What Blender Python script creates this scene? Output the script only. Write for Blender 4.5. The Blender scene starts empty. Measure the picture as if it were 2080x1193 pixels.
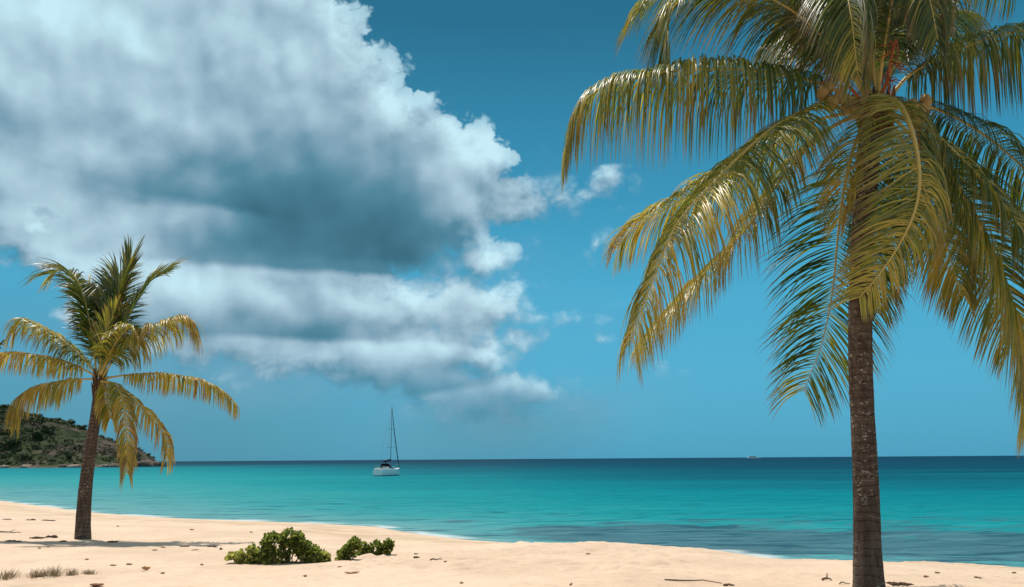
import bpy, bmesh, math, random
import numpy as np
from mathutils import Vector, Matrix, noise as mnoise

random.seed(7)
rng = np.random.default_rng(7)
SC = bpy.context.scene
COL = SC.collection
R = math.radians

# ------------------------------------------------------------------ camera
EYE = 2.8                       # metres above the water
FPX = 1664.0                    # focal length in pixels of the 2080 px wide photo
PITCH, ROLL = R(11.42), R(0.39)
cam_d = bpy.data.cameras.new("camera")
cam_d.sensor_width = 36.0
cam_d.lens = 36.0 * FPX / 2080.0
cam_d.clip_start, cam_d.clip_end = 0.1, 200000.0
cam = bpy.data.objects.new("camera", cam_d)
COL.objects.link(cam)
_r0, _u0 = Vector((1, 0, 0)), Vector((0, -math.sin(PITCH), math.cos(PITCH)))
CF = Vector((0, math.cos(PITCH), math.sin(PITCH)))
CR = _r0 * math.cos(ROLL) - _u0 * math.sin(ROLL)
CU = _u0 * math.cos(ROLL) + _r0 * math.sin(ROLL)
M = Matrix((CR, CU, -CF)).transposed().to_4x4()
M.translation = (0, 0, EYE)
cam.matrix_world = M
SC.camera = cam
EYEV = Vector((0, 0, EYE))


def ray(px, py):
    return CF + CR * ((px - 1040.0) / FPX) - CU * ((py - 596.5) / FPX)


def at_y(px, py, y):
    d = ray(px, py)
    return EYEV + d * (y / d.y)


def at_z(px, py, z):
    d = ray(px, py)
    return EYEV + d * ((z - EYE) / d.z)


def sky_pos(px, py):
    d = ray(px, py).normalized()
    return math.degrees(math.atan2(d.x, d.y)), math.degrees(math.asin(d.z))


def lin(r, g, b):
    def f(c):
        c /= 255.0
        return c / 12.92 if c <= 0.04045 else ((c + 0.055) / 1.055) ** 2.4
    return (f(r), f(g), f(b))


# ------------------------------------------------------------------ node helper
class NT:
    def __init__(self, tree):
        self.t = tree

    def n(self, typ, **kw):
        nd = self.t.nodes.new(typ)
        for k, v in kw.items():
            setattr(nd, k, v)
        return nd

    def put(self, sock, v):
        if isinstance(v, bpy.types.NodeSocket):
            self.t.links.new(v, sock)
        elif v is not None:
            if sock.type == 'RGBA' and len(v) == 3:
                v = (*v, 1)
            sock.default_value = v

    def math(self, op, a, b=None, c=None, clamp=False):
        nd = self.n('ShaderNodeMath', operation=op, use_clamp=clamp)
        for s, v in zip(nd.inputs, (a, b, c)):
            self.put(s, v)
        return nd.outputs[0]

    def vmath(self, op, a, b=None, scale=None):
        nd = self.n('ShaderNodeVectorMath', operation=op)
        self.put(nd.inputs[0], a)
        if b is not None:
            self.put(nd.inputs[1], b)
        if scale is not None:
            self.put(nd.inputs['Scale'], scale)
        return nd.outputs['Value'] if op in ('LENGTH', 'DOT_PRODUCT', 'DISTANCE') else nd.outputs[0]

    def noise(self, vec, scale, detail=4, rough=0.5, dist=0.0, col=False, lac=2.0, dims='3D'):
        nd = self.n('ShaderNodeTexNoise', noise_dimensions=dims)
        self.put(nd.inputs['Vector'], vec)
        nd.inputs['Scale'].default_value = scale
        nd.inputs['Detail'].default_value = detail
        nd.inputs['Roughness'].default_value = rough
        nd.inputs['Lacunarity'].default_value = lac
        nd.inputs['Distortion'].default_value = dist
        return nd.outputs['Color' if col else 'Fac']

    def voronoi(self, vec, scale, detail=0, feature='SMOOTH_F1', smooth=0.5, rough=0.5, dims='3D'):
        nd = self.n('ShaderNodeTexVoronoi', feature=feature, voronoi_dimensions=dims)
        self.put(nd.inputs['Vector'], vec)
        nd.inputs['Scale'].default_value = scale
        nd.inputs['Detail'].default_value = detail
        nd.inputs['Roughness'].default_value = rough
        if feature == 'SMOOTH_F1':
            nd.inputs['Smoothness'].default_value = smooth
        return nd.outputs['Distance']

    def rng(self, v, a, b, c=0.0, d=1.0, smooth=True):
        nd = self.n('ShaderNodeMapRange', interpolation_type='SMOOTHSTEP' if smooth else 'LINEAR')
        self.put(nd.inputs['Value'], v)
        for k, x in zip(('From Min', 'From Max', 'To Min', 'To Max'), (a, b, c, d)):
            nd.inputs[k].default_value = x
        return nd.outputs['Result']

    def ramp(self, v, stops, interp='LINEAR'):
        nd = self.n('ShaderNodeValToRGB')
        cr = nd.color_ramp
        cr.interpolation = interp
        while len(cr.elements) < len(stops):
            cr.elements.new(0.5)
        for e, (p, c) in zip(cr.elements, stops):
            e.position = p
            e.color = (*c[:3], 1)
        self.put(nd.inputs[0], v)
        return nd.outputs[0]

    def mix(self, f, a, b, blend='MIX'):
        nd = self.n('ShaderNodeMix', data_type='RGBA', blend_type=blend)
        self.put(nd.inputs['Factor'], f)
        self.put(nd.inputs['A'], a) if False else self.put(nd.inputs[6], a)
        self.put(nd.inputs[7], b)
        return nd.outputs[2]

    def mapping(self, vec, loc=(0, 0, 0), rot=(0, 0, 0), sc=(1, 1, 1), typ='POINT'):
        nd = self.n('ShaderNodeMapping', vector_type=typ)
        self.put(nd.inputs['Vector'], vec)
        nd.inputs['Location'].default_value = loc
        nd.inputs['Rotation'].default_value = rot
        nd.inputs['Scale'].default_value = sc
        return nd.outputs[0]

    def xyz(self, x=0, y=0, z=0):
        nd = self.n('ShaderNodeCombineXYZ')
        for s, v in zip(nd.inputs, (x, y, z)):
            self.put(s, v)
        return nd.outputs[0]

    def sep(self, v):
        nd = self.n('ShaderNodeSeparateXYZ')
        self.put(nd.inputs[0], v)
        return nd.outputs

    def shelves(self, vec, lst):
        """half ellipses with one crisp flat edge: the undersides (or tops, ry < 0) of cloud banks"""
        acc = None
        for (px, py, rx, ry, rot, w) in lst:
            a, e = sky_pos(px, py)
            m = self.mapping(vec, (a, e, 0), (0, 0, R(rot)), (rx / 29.0, ry / 29.0, 1.0), 'TEXTURE')
            g = self.n('ShaderNodeTexGradient', gradient_type='SPHERICAL')
            self.put(g.inputs[0], m)
            k = 9.0 / abs(ry)
            s = self.math('MULTIPLY', self.rng(g.outputs['Fac'], 0, 1), self.rng(self.sep(m)[1], -k, k))
            acc = self.math('MULTIPLY', s, w) if acc is None else self.math('MULTIPLY_ADD', s, w, acc)
        return acc

    def blobs(self, vec, lst):
        """sum of soft ellipses of the sky, in degrees of azimuth / elevation"""
        acc = None
        for (px, py, rx, ry, rot, w) in lst:
            a, e = sky_pos(px, py)
            m = self.mapping(vec, (a, e, 0), (0, 0, R(rot)), (rx / 29.0, ry / 29.0, 1.0), 'TEXTURE')
            g = self.n('ShaderNodeTexGradient', gradient_type='SPHERICAL')
            self.put(g.inputs[0], m)
            s = self.rng(g.outputs['Fac'], 0, 1)
            acc = self.math('MULTIPLY', s, w) if acc is None else self.math('MULTIPLY_ADD', s, w, acc)
        return acc


# ------------------------------------------------------------------ sun and sky
SUN_EL, SUN_AZ = R(66), R(-40)          # azimuth measured from +Y towards +X
sun_dir = Vector((math.sin(SUN_AZ) * math.cos(SUN_EL), math.cos(SUN_AZ) * math.cos(SUN_EL), math.sin(SUN_EL)))
sd = bpy.data.lights.new("sun", 'SUN')
sd.energy, sd.angle, sd.color = 4.0, R(0.5), (1.0, 0.95, 0.88)
sun = bpy.data.objects.new("sun", sd)
COL.objects.link(sun)
sun.rotation_euler = (-sun_dir).to_track_quat('-Z', 'Y').to_euler()

world = bpy.data.worlds.new("World")
SC.world = world
world.use_nodes = True
world.cycles.sampling_method = 'MANUAL'
world.cycles.sample_map_resolution = 512
world.node_tree.nodes.clear()
W = NT(world.node_tree)

# cloud masses: x, y (photo pixels turned into sky directions), radii, tilt, weight
MASS = [
    (60, 60, 620, 430, 0, 1.3), (480, 60, 330, 300, 0, 1.2), (660, 190, 290, 240, 0, 1.0),
    (250, 280, 650, 280, 0, 1.2), (800, 330, 300, 190, 0, 1.1), (560, 400, 520, 210, 0, 1.0),
    (940, 340, 200, 140, 0, 0.8), (700, 470, 450, 140, 0, 1.0), (300, 455, 350, 120, 0, 0.8),
    (1005, 515, 110, 70, 0, 0.7), (90, 480, 260, 80, 0, 0.6),
    (230, 550, 230, 130, 0, 0.75), (200, 630, 150, 90, 0, 0.6),
    (400, 610, 330, 120, 0, 0.95), (640, 660, 480, 70, 0, .5), (700, 610, 420, 110, 0, 1.0), (970, 620, 190, 90, 0, 0.7),
    (580, 725, 440, 85, 0, 0.8), (520, 690, 340, 60, 0, .35), (860, 735, 280, 95, 0, 1.0), (1010, 690, 170, 70, 0, .5), (930, 800, 270, 66, 0, 0.8),
    (1020, 840, 320, 80, 4, 0.6), (1090, 780, 170, 60, 0, 0.3),
    (1090, 400, 150, 66, -8, 0.60), (1180, 385, 150, 54, -8, 0.50), (1235, 355, 100, 40, -12, 0.42), (1260, 345, 70, 26, 0, 0.3), (1205, 503, 70, 46, 15, 0.6),
    (1212, 696, 66, 34, 0, 0.5), (1340, 755, 90, 44, 0, 0.45), (1190, 640, 230, 34, 2, 0.36), (1010, 425, 140, 60, 0, 0.30),
    (885, 180, 60, 40, 0, 0.3), (1050, 575, 60, 30, 0, 0.4), (975, 720, 40, 22, 0, .35),
    (110, 440, 50, 24, 0, -0.9), (0, 580, 110, 60, 0, -0.8), (20, 660, 100, 80, 0, -0.7), (900, 90, 180, 60, 35, -0.3),
]
# where the cloud is thick (its grey undersides, < 0) or thin and sunlit (> 0)
THICK = [
    (660, 410, 560, 220, 0, -0.32), (520, 300, 340, 180, 0, -0.08), (830, 440, 260, 130, 0, -.06),
    (20, 225, 250, 80, 0, -0.26), (120, 300, 220, 60, 0, -.05), (690, 215, 200, 110, 0, -0.08), (420, 40, 160, 90, 0, -.06),
    (60, 30, 420, 220, 0, 0.26), (650, 60, 200, 140, 30, 0.14), (820, 165, 190, 90, 45, 0.30), (975, 285, 190, 85, 40, 0.32),
    (930, 400, 130, 60, 40, .12), (215, 285, 150, 90, 0, .10), (50, 400, 220, 90, 0, .06),
    (1010, 510, 100, 60, 0, 0.24), (180, 530, 180, 70, 0, 0.18), (370, 590, 190, 60, 0, 0.26), (60, 470, 160, 60, 0, .08),
    (720, 600, 300, 60, 0, 0.06), (980, 600, 150, 60, 0, .12),
    (840, 715, 220, 40, 0, 0.16), (1080, 760, 160, 50, 0, .06), (985, 720, 40, 20, 0, .2), (1150, 385, 190, 80, 0, -.06),
    (1150, 840, 300, 60, 0, -.10), (1000, 795, 230, 75, 6, -.26), (700, 770, 260, 50, 6, -.10),
]
SHELF = [
    (640, 552, 540, 260, 0, -0.34), (360, 404, 330, 60, -6, -0.12), (370, 418, 200, -100, 0, 0.18), (800, 532, 300, 150, 0, -.08),
    (600, 690, 420, 85, -1, -0.36), (640, 548, 480, -70, 0, 0.10), (920, 668, 190, 55, 0, -.10),
    (740, 826, 340, 95, 10, -0.46), (990, 890, 380, 100, 6, -0.42), (640, 694, 400, -40, 0, 0.06),
]

# a warped copy of the sky position, the density of the clouds and the same a little nearer the sun
grp = bpy.data.node_groups.new("cloud_density", 'ShaderNodeTree')
grp.interface.new_socket("P", in_out='INPUT', socket_type='NodeSocketVector')
grp.interface.new_socket("Mass", in_out='OUTPUT', socket_type='NodeSocketFloat')
grp.interface.new_socket("Detail", in_out='OUTPUT', socket_type='NodeSocketFloat')
grp.interface.new_socket("Warped", in_out='OUTPUT', socket_type='NodeSocketVector')
G = NT(grp)
gi, go = G.n('NodeGroupInput'), G.n('NodeGroupOutput')
P = gi.outputs[0]
w1 = G.vmath('SUBTRACT', G.noise(P, 0.16, 2, 0.5, col=True, dims='2D'), (0.5, 0.5, 0.5))
w2 = G.vmath('SUBTRACT', G.noise(P, 0.7, 3, 0.55, col=True, dims='2D'), (0.5, 0.5, 0.5))
Pw = G.vmath('ADD', P, G.vmath('MULTIPLY', w1, (3.0, 2.2, 0)))
Pw = G.vmath('ADD', Pw, G.vmath('MULTIPLY', w2, (1.3, 1.0, 0)))
Pd = G.vmath('ADD', P, G.vmath('MULTIPLY', w2, (1.0, 0.8, 0)))
Pd = G.vmath('MULTIPLY', Pd, (0.85, 1.15, 1))
bil = G.math('SUBTRACT', 0.55, G.voronoi(Pd, 0.42, 3, 'F1', 0.35, 0.55, dims='2D'))
fb = G.math('SUBTRACT', G.noise(Pd, 0.33, 5, 0.5, dims='2D'), 0.5)
det = G.math('ADD', G.math('MULTIPLY', bil, 1.0), G.math('MULTIPLY', fb, 0.32))
G.put(go.inputs['Mass'], G.blobs(Pw, MASS))
G.put(go.inputs['Detail'], det)
G.put(go.inputs['Warped'], Pw)

tc = W.n('ShaderNodeTexCoord').outputs['Generated']
dx, dy, dz = W.sep(tc)
az = W.math('MULTIPLY', W.math('ARCTAN2', dx, dy), 57.29578)
el = W.math('MULTIPLY', W.math('ARCSINE', dz), 57.29578)
P0 = W.xyz(az, el, 0)
ga = W.n('ShaderNodeGroup', node_tree=grp)
W.put(ga.inputs[0], P0)
gb = W.n('ShaderNodeGroup', node_tree=grp)
W.put(gb.inputs[0], W.vmath('ADD', P0, (0.3, 1.0, 0)))
mass, detail = ga.outputs['Mass'], ga.outputs['Detail']
def density(g):
    m = g.outputs['Mass']
    return W.math('ADD', m, W.math('MULTIPLY', W.math('MULTIPLY', g.outputs['Detail'], W.rng(m, 0.0, 0.22)), 0.62))
dens, dens_up = density(ga), density(gb)
alpha = W.mix(W.math('MULTIPLY', W.rng(el, 11, 17), W.rng(az, 2.6, 0.6)), W.xyz(W.rng(dens, -0.02, 0.72)), W.xyz(W.rng(dens, 0.12, 0.34)))
alpha = W.math('MULTIPLY', W.sep(alpha)[0], W.math('MULTIPLY', W.rng(mass, 0.15, 0.8, 0.5, 1.0), W.rng(el, 1.5, 8.5, 0.45, 1.0)))
# wide soft veil round the clouds
def cap(m):
    return W.math('MINIMUM', m, 1.1)
relief = W.math('MULTIPLY', W.math('SUBTRACT', cap(ga.outputs['Mass']), cap(gb.outputs['Mass'])), 1.15)
rfade = W.rng(mass, 1.4, 0.5, 0.20, 1.0)
relief = W.math('MULTIPLY_ADD', W.math('MULTIPLY', W.math('SUBTRACT', ga.outputs['Detail'], gb.outputs['Detail']), rfade), 0.62, relief)
Ph = W.vmath('ADD', W.vmath('MULTIPLY', ga.outputs['Warped'], (0.6, 0.6, 0)), W.vmath('MULTIPLY', P0, (0.4, 0.4, 0)))
Ps = W.vmath('ADD', W.vmath('MULTIPLY', ga.outputs['Warped'], (0.25, 0.25, 0)), W.vmath('MULTIPLY', P0, (0.75, 0.75, 0)))
thick = W.math('ADD', W.blobs(Ph, THICK), W.shelves(Ps, SHELF))
# broad soft lumps, lit from above
Pb = W.vmath('ADD', W.vmath('MULTIPLY', ga.outputs['Warped'], (0.5, 0.5, 0)), W.vmath('MULTIPLY', P0, (0.5, 0.5, 0)))
l0 = W.noise(Pb, 0.20, 2, 0.5, dims='2D')
l1 = W.noise(W.vmath('ADD', Pb, (0.6, 1.3, 0)), 0.20, 2, 0.5, dims='2D')
lump = W.math('SUBTRACT', l0, l1)
bright = W.math('ADD', 0.62, thick)
calm = W.rng(thick, -0.5, -0.05, 0.15, 1.0)
bright = W.math('MULTIPLY_ADD', W.math('MULTIPLY', relief, calm), 0.50, bright)
bright = W.math('MULTIPLY_ADD', W.math('MULTIPLY', lump, calm), 0.60, bright)
bright = W.math('MULTIPLY_ADD', W.math('SUBTRACT', l0, 0.5), 0.24, bright, clamp=True)
SK = 10.0
def k10(c):
    return tuple(x * SK for x in c)
cloud_col = W.ramp(bright, [(0.0, lin(55, 104, 124)), (0.22, lin(84, 136, 158)), (0.48, lin(140, 173, 192)),
                            (0.72, lin(172, 204, 220)), (1.0, lin(200, 236, 248))])
cloud_col = W.vmath('MULTIPLY', cloud_col, (SK, SK, SK))

# the clear sky: Nishita, graded to the photograph's teal
sky = W.n('ShaderNodeTexSky', sky_type='NISHITA', sun_disc=False)
sky.sun_elevation, sky.sun_rotation = SUN_EL, SUN_AZ
sky.altitude, sky.air_density, sky.dust_density, sky.ozone_density = 0, 1.0, 1.0, 2.0
grad = W.ramp(W.math('DIVIDE', W.math('MAXIMUM', el, 0.0), 90.0),
              [(0.0, lin(76, 163, 199)), (0.06, lin(80, 174, 209)), (0.12, lin(74, 174, 210)), (0.2, lin(56, 150, 186)), (0.33, lin(32, 108, 138)), (1.0, lin(24, 80, 118))])
# left of the big cloud the air is duller
dull = W.math('MULTIPLY', W.rng(az, 2, -24), W.rng(el, 16, 2))
grad = W.mix(W.math('MULTIPLY', dull, 0.9), grad, lin(76, 146, 172))
# rain below the cloud's tail
veil = W.blobs(Ph, [(620, 760, 620, 120, 4, 0.75), (1050, 850, 430, 110, 8, 0.75), (300, 690, 400, 110, 0, .4), (1100, 640, 300, 120, 0, .22), (1050, 540, 160, 90, 0, .2)])
grad = W.mix(W.math('MULTIPLY', W.math('MINIMUM', veil, 0.85), W.rng(W.noise(Pb, 0.2, 4, 0.55, dims='2D'), 0.25, 0.75, 0.35, 1.0)), grad, lin(112, 162, 188))
rain = W.blobs(P0, [(1010, 890, 330, 130, 0, 0.5)])
grad = W.mix(rain, grad, lin(74, 142, 168))
grad = W.vmath('MULTIPLY', grad, (SK, SK, SK))
clear = W.mix(0.88, W.vmath('MULTIPLY', sky.outputs[0], (0.45, 0.85, 1.0)), grad)
# unseen broken cloud, added overhead and behind the viewer to whiten the ambient light
deck = W.rng(W.noise(W.vmath('MULTIPLY', tc, (1, 1, 1.6)), 2.4, 4, 0.55), 0.36, 0.60)
deck = W.math('MULTIPLY', W.math('MULTIPLY', deck, 0.9), W.math('MAXIMUM', W.rng(el, 38, 52), W.math('MULTIPLY', W.rng(dy, 0.1, -0.3), W.rng(el, 4, 18))))
clear = W.mix(deck, clear, k10((0.52, 0.56, 0.58)))
col = W.mix(W.math('MULTIPLY', alpha, W.rng(el, 0.2, 2.6)), clear, cloud_col)
bg = W.n('ShaderNodeBackground')
W.put(bg.inputs['Color'], col)
bg.inputs['Strength'].default_value = 0.1
wo = W.n('ShaderNodeOutputWorld')
W.put(wo.inputs['Surface'], bg.outputs[0])

vs = SC.view_settings
vs.view_transform, vs.look, vs.exposure, vs.gamma = 'Standard', 'None', 0.0, 1.0
vs.use_curve_mapping = False


# ------------------------------------------------------------------ object helpers
def tag(o, label=None, cat=None, group=None, kind=None):
    if label:
        o['label'] = label
    if cat:
        o['category'] = cat
    if group:
        o['group'] = group
    if kind:
        o['kind'] = kind
    return o


def empty(name, loc, label, cat, group=None):
    o = bpy.data.objects.new(name, None)
    o.empty_display_size = 0.3
    COL.objects.link(o)
    o.location = loc
    return tag(o, label, cat, group)


class MB:
    """collects vertices and faces (in world space) and links them as one mesh object"""

    def __init__(self):
        self.v, self.f, self.a = [], [], []

    def add(self, verts, faces, attr=None):
        o = len(self.v)
        self.v.extend([tuple(v) for v in verts])
        self.f.extend([tuple(i + o for i in f) for f in faces])
        self.a.extend(attr if attr is not None else [(0.5, 0.5, 0.5)] * len(verts))
        return o

    def tube(self, pts, rad, n=8, cap=True, flat=1.0, attr=None):
        pts = [Vector(p) for p in pts]
        if not hasattr(rad, '__len__'):
            rad = [rad] * len(pts)
        t0 = (pts[1] - pts[0]).normalized()
        ref = Vector((0, 0, 1)) if abs(t0.z) < 0.9 else Vector((1, 0, 0))
        N = (ref - t0 * ref.dot(t0)).normalized()
        vs, fs = [], []
        for i, p in enumerate(pts):
            t = (pts[min(i + 1, len(pts) - 1)] - pts[max(i - 1, 0)]).normalized()
            N = (N - t * N.dot(t)).normalized()
            B = t.cross(N)
            for k in range(n):
                a = 2 * math.pi * k / n
                vs.append(p + (N * math.cos(a) * flat + B * math.sin(a)) * rad[i])
        for i in range(len(pts) - 1):
            for k in range(n):
                k2 = (k + 1) % n
                fs.append((i * n + k, i * n + k2, (i + 1) * n + k2, (i + 1) * n + k))
        if cap:
            fs.append(tuple(range(n - 1, -1, -1)))
            fs.append(tuple(range((len(pts) - 1) * n, len(pts) * n)))
        self.add(vs, fs, [attr] * len(vs) if attr else None)

    def ellipsoid(self, c, r, n=10, m=7, rot=None, jit=0.0, attr=None):
        c = Vector(c)
        vs, fs = [], []
        for j in range(m + 1):
            th = math.pi * j / m
            for k in range(n):
                ph = 2 * math.pi * k / n
                d = Vector((math.sin(th) * math.cos(ph), math.sin(th) * math.sin(ph), math.cos(th)))
                s = 1 + (mnoise.noise(d * 1.7 + c * 3.1) * jit if jit else 0)
                p = Vector((d.x * r[0], d.y * r[1], d.z * r[2])) * s
                if rot is not None:
                    p = rot @ p
                vs.append(c + p)
        for j in range(m):
            for k in range(n):
                k2 = (k + 1) % n
                fs.append((j * n + k, (j + 1) * n + k, (j + 1) * n + k2, j * n + k2))
        self.add(vs, fs, [attr] * len(vs) if attr else None)

    def box(self, c, s, rot=None):
        c = Vector(c)
        vs = []
        for x in (-1, 1):
            for y in (-1, 1):
                for z in (-1, 1):
                    p = Vector((x * s[0] / 2, y * s[1] / 2, z * s[2] / 2))
                    vs.append(c + (rot @ p if rot is not None else p))
        self.add(vs, [(0, 1, 3, 2), (4, 6, 7, 5), (0, 4, 5, 1), (2, 3, 7, 6), (0, 2, 6, 4), (1, 5, 7, 3)])

    def build(self, name, mat, parent=None, smooth=True, origin=None):
        base = Vector(parent.location) if parent is not None else (Vector(origin) if origin is not None else Vector((0, 0, 0)))
        root = parent
        while root is not None and root.parent is not None:
            root = root.parent
            base = base + Vector(root.location)
        me = bpy.data.meshes.new(name)
        v = np.array(self.v, dtype=np.float64).reshape(-1, 3) - np.array(base)
        me.from_pydata(v.tolist(), [], self.f)
        at = me.attributes.new("leaf", 'FLOAT_COLOR', 'POINT')
        c = np.ones((len(self.v), 4), dtype=np.float32)
        c[:, :3] = np.array(self.a, dtype=np.float32)
        at.data.foreach_set("color", c.ravel())
        if smooth:
            me.polygons.foreach_set("use_smooth", np.ones(len(me.polygons), dtype=bool))
        me.materials.append(mat)
        me.update()
        o = bpy.data.objects.new(name, me)
        COL.objects.link(o)
        if parent is not None:
            o.parent = parent
        elif origin is not None:
            o.location = origin
        return o


def material(name):
    m = bpy.data.materials.new(name)
    m.use_nodes = True
    m.node_tree.nodes.clear()
    N = NT(m.node_tree)
    out = N.n('ShaderNodeOutputMaterial')
    return m, N, out


def principled(N, color, rough=0.7, spec=0.3, normal=None, metallic=0.0):
    b = N.n('ShaderNodeBsdfPrincipled')
    N.put(b.inputs['Base Color'], color)
    N.put(b.inputs['Roughness'], rough)
    N.put(b.inputs['Specular IOR Level'], spec)
    N.put(b.inputs['Metallic'], metallic)
    if normal is not None:
        N.put(b.inputs['Normal'], normal)
    return b


def bump(N, h, strength=0.5, dist=0.1, normal=None):
    b = N.n('ShaderNodeBump')
    b.inputs['Strength'].default_value = strength
    b.inputs['Distance'].default_value = dist
    N.put(b.inputs['Height'], h)
    if normal is not None:
        N.put(b.inputs['Normal'], normal)
    return b.outputs[0]


def simple_mat(name, a, b, scale=8.0, rough=0.7, spec=0.3, bs=0.3, bd=0.02):
    m, N, out = material(name)
    co = N.n('ShaderNodeTexCoord').outputs['Object']
    nz = N.noise(co, scale, 4, 0.6)
    c = N.mix(N.rng(nz, 0.3, 0.7), a, b)
    N.put(out.inputs[0], principled(N, c, rough, spec, bump(N, nz, bs, bd)).outputs[0])
    return m


# ------------------------------------------------------------------ shoreline, sand, sea
shore_px = [(-400, 985), (-150, 1003), (0, 1017), (100, 1030), (200, 1042), (300, 1050), (450, 1057), (600, 1062), (760, 1070),
            (860, 1087), (960, 1098), (1100, 1109), (1250, 1116), (1390, 1119), (1480, 1122), (1560, 1135), (1620, 1144),
            (1750, 1148), (1880, 1150), (1980, 1156), (2080, 1164), (2300, 1184)]
SHORE = [tuple(at_z(x, y, 0.0).xy) for x, y in shore_px]
SHORE = [(-420.0, 330.0), (-230.0, 190.0)] + SHORE + [(40.0, 16.0), (120.0, -30.0), (900.0, -300.0)]
_S = np.array(SHORE)


def shore_dist(x, y):
    """signed distance to the waterline, positive on land (numpy)"""
    p = np.stack([x, y], -1).astype(np.float64)
    best = np.full(x.shape, 1e18)
    sign = np.zeros(x.shape)
    for a, b in zip(_S[:-1], _S[1:]):
        ab = b - a
        t = np.clip(((p - a) @ ab) / (ab @ ab), 0, 1)
        q = a + t[..., None] * ab
        d2 = ((p - q) ** 2).sum(-1)
        cr = ab[0] * (p[..., 1] - a[1]) - ab[1] * (p[..., 0] - a[0])
        m = d2 < best
        best = np.where(m, d2, best)
        sign = np.where(m, np.where(cr < 0, 1.0, -1.0), sign)
    return np.sqrt(best) * sign


def vnoise(x, y, seed=0):
    """value noise, numpy, about -1..1"""
    xi, yi = np.floor(x).astype(np.int64), np.floor(y).astype(np.int64)
    xf, yf = x - xi, y - yi
    xf, yf = xf * xf * (3 - 2 * xf), yf * yf * (3 - 2 * yf)

    def h(a, b):
        n = (a * 374761393 + b * 668265263 + seed * 974634777) & 0xffffffff
        n = ((n ^ (n >> 13)) * 1274126177) & 0xffffffff
        return ((n ^ (n >> 16)) & 0xffff) / 32767.5 - 1.0
    return ((h(xi, yi) * (1 - xf) + h(xi + 1, yi) * xf) * (1 - yf) + (h(xi, yi + 1) * (1 - xf) + h(xi + 1, yi + 1) * xf) * yf)


def fbm(x, y, oct=4, seed=0):
    s, a = 0, 1.0
    for o in range(oct):
        s = s + a * vnoise(x * 2 ** o, y * 2 ** o, seed + o)
        a *= 0.5
    return s


_foot = np.stack([rng.uniform(-12, 12, 420), rng.uniform(9.0, 23, 420), rng.uniform(0.10, 0.22, 420), rng.uniform(-0.055, 0.020, 420)], 1)
# trodden, rougher band between the bushes and the big palm
_band = np.stack([rng.uniform(-3.0, 3.2, 260), rng.uniform(13.5, 20.5, 260), rng.uniform(0.10, 0.25, 260), rng.uniform(-0.05, 0.03, 260)], 1)
FOOT = np.concatenate([_foot, _band])


def sand_z(x, y, detail=True):
    x, y = np.asarray(x, float), np.asarray(y, float)
    s = shore_dist(x, y)
    k = np.clip((x + 14) / 16.0, 0, 1)
    L = 22.0 * (1 - k) + 8.0 * k
    z = np.where(s > 0, 1.2 * np.tanh(s / L), s * 0.09)
    z = z + np.clip(s / 3, 0, 1) * 0.05 * fbm(x * 0.35, y * 0.35, 2, 3)
    z = z + np.exp(-((s - 1.2) / 0.8) ** 2) * 0.05 * (0.5 + 0.5 * vnoise(x * 0.3, y * 0.3, 9))
    if detail:
        w = np.clip((s - 0.3) / 1.5, 0, 1)
        z = z + w * 0.014 * fbm(x * 2.2, y * 2.2, 3, 11)
    return z


def sand_at(x, y):
    return float(sand_z(np.array([x]), np.array([y]))[0])


def ground(px, py, lo=6.0, hi=70.0):
    """point of the sand seen at a photo pixel"""
    d = ray(px, py)
    d = d / d.y
    t = np.linspace(lo, hi, 1600)
    X, Z = d.x * t, EYE + d.z * t
    h = sand_z(X, t)
    i = int(np.argmax(Z < h))
    return Vector((X[i], t[i], h[i]))


def grid_mesh(name, xs, ys, zf, mat, attrs=None):
    X, Y = np.meshgrid(xs, ys)
    Z = zf(X, Y)
    v = np.stack([X, Y, Z], -1).reshape(-1, 3)
    nx, ny = len(xs), len(ys)
    i = (np.arange(ny - 1)[:, None] * nx + np.arange(nx - 1)[None, :]).ravel()
    f = np.stack([i, i + 1, i + nx + 1, i + nx], 1)
    me = bpy.data.meshes.new(name)
    me.vertices.add(len(v))
    me.vertices.foreach_set("co", v.ravel())
    me.loops.add(f.size)
    me.loops.foreach_set("vertex_index", f.ravel().astype(np.int32))
    me.polygons.add(len(f))
    me.polygons.foreach_set("loop_start", np.arange(0, f.size, 4, dtype=np.int32))
    me.polygons.foreach_set("use_smooth", np.ones(len(f), dtype=bool))
    me.update(calc_edges=True)
    for k, fn in (attrs or {}).items():
        at = me.attributes.new(k, 'FLOAT', 'POINT')
        at.data.foreach_set("value", fn(X, Y).ravel().astype(np.float32))
    me.materials.append(mat)
    o = bpy.data.objects.new(name, me)
    COL.objects.link(o)
    o['kind'] = 'structure'
    return o


def seq(*parts):
    return np.unique(np.concatenate([np.arange(a, b, s) for a, b, s in parts]))


# sand material
m_sand, N, out = material("sand")
co = N.n('ShaderNodeTexCoord').outputs['Object']
n1 = N.noise(co, 0.5, 4, 0.55)
n2 = N.noise(co, 5.0, 5, 0.65)
n3 = N.noise(co, 60.0, 3, 0.7)
c = N.mix(N.rng(n1, 0.3, 0.7), (0.690, 0.500, 0.352), (0.800, 0.590, 0.425))
c = N.mix(N.math('MULTIPLY', N.rng(n2, 0.48, 0.75), 0.45), c, (0.52, 0.365, 0.240))
sp = N.rng(N.noise(co, 21.0, 3, 0.6), 0.69, 0.75)
c = N.mix(N.math('MULTIPLY', sp, 0.5), c, (0.33, 0.20, 0.11))
sh = N.n('ShaderNodeAttribute', attribute_name="shore").outputs['Fac']
wet = N.rng(N.math('MULTIPLY_ADD', N.math('SUBTRACT', n1, 0.5), 1.2, sh), 0.05, 0.55, 1, 0)
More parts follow.
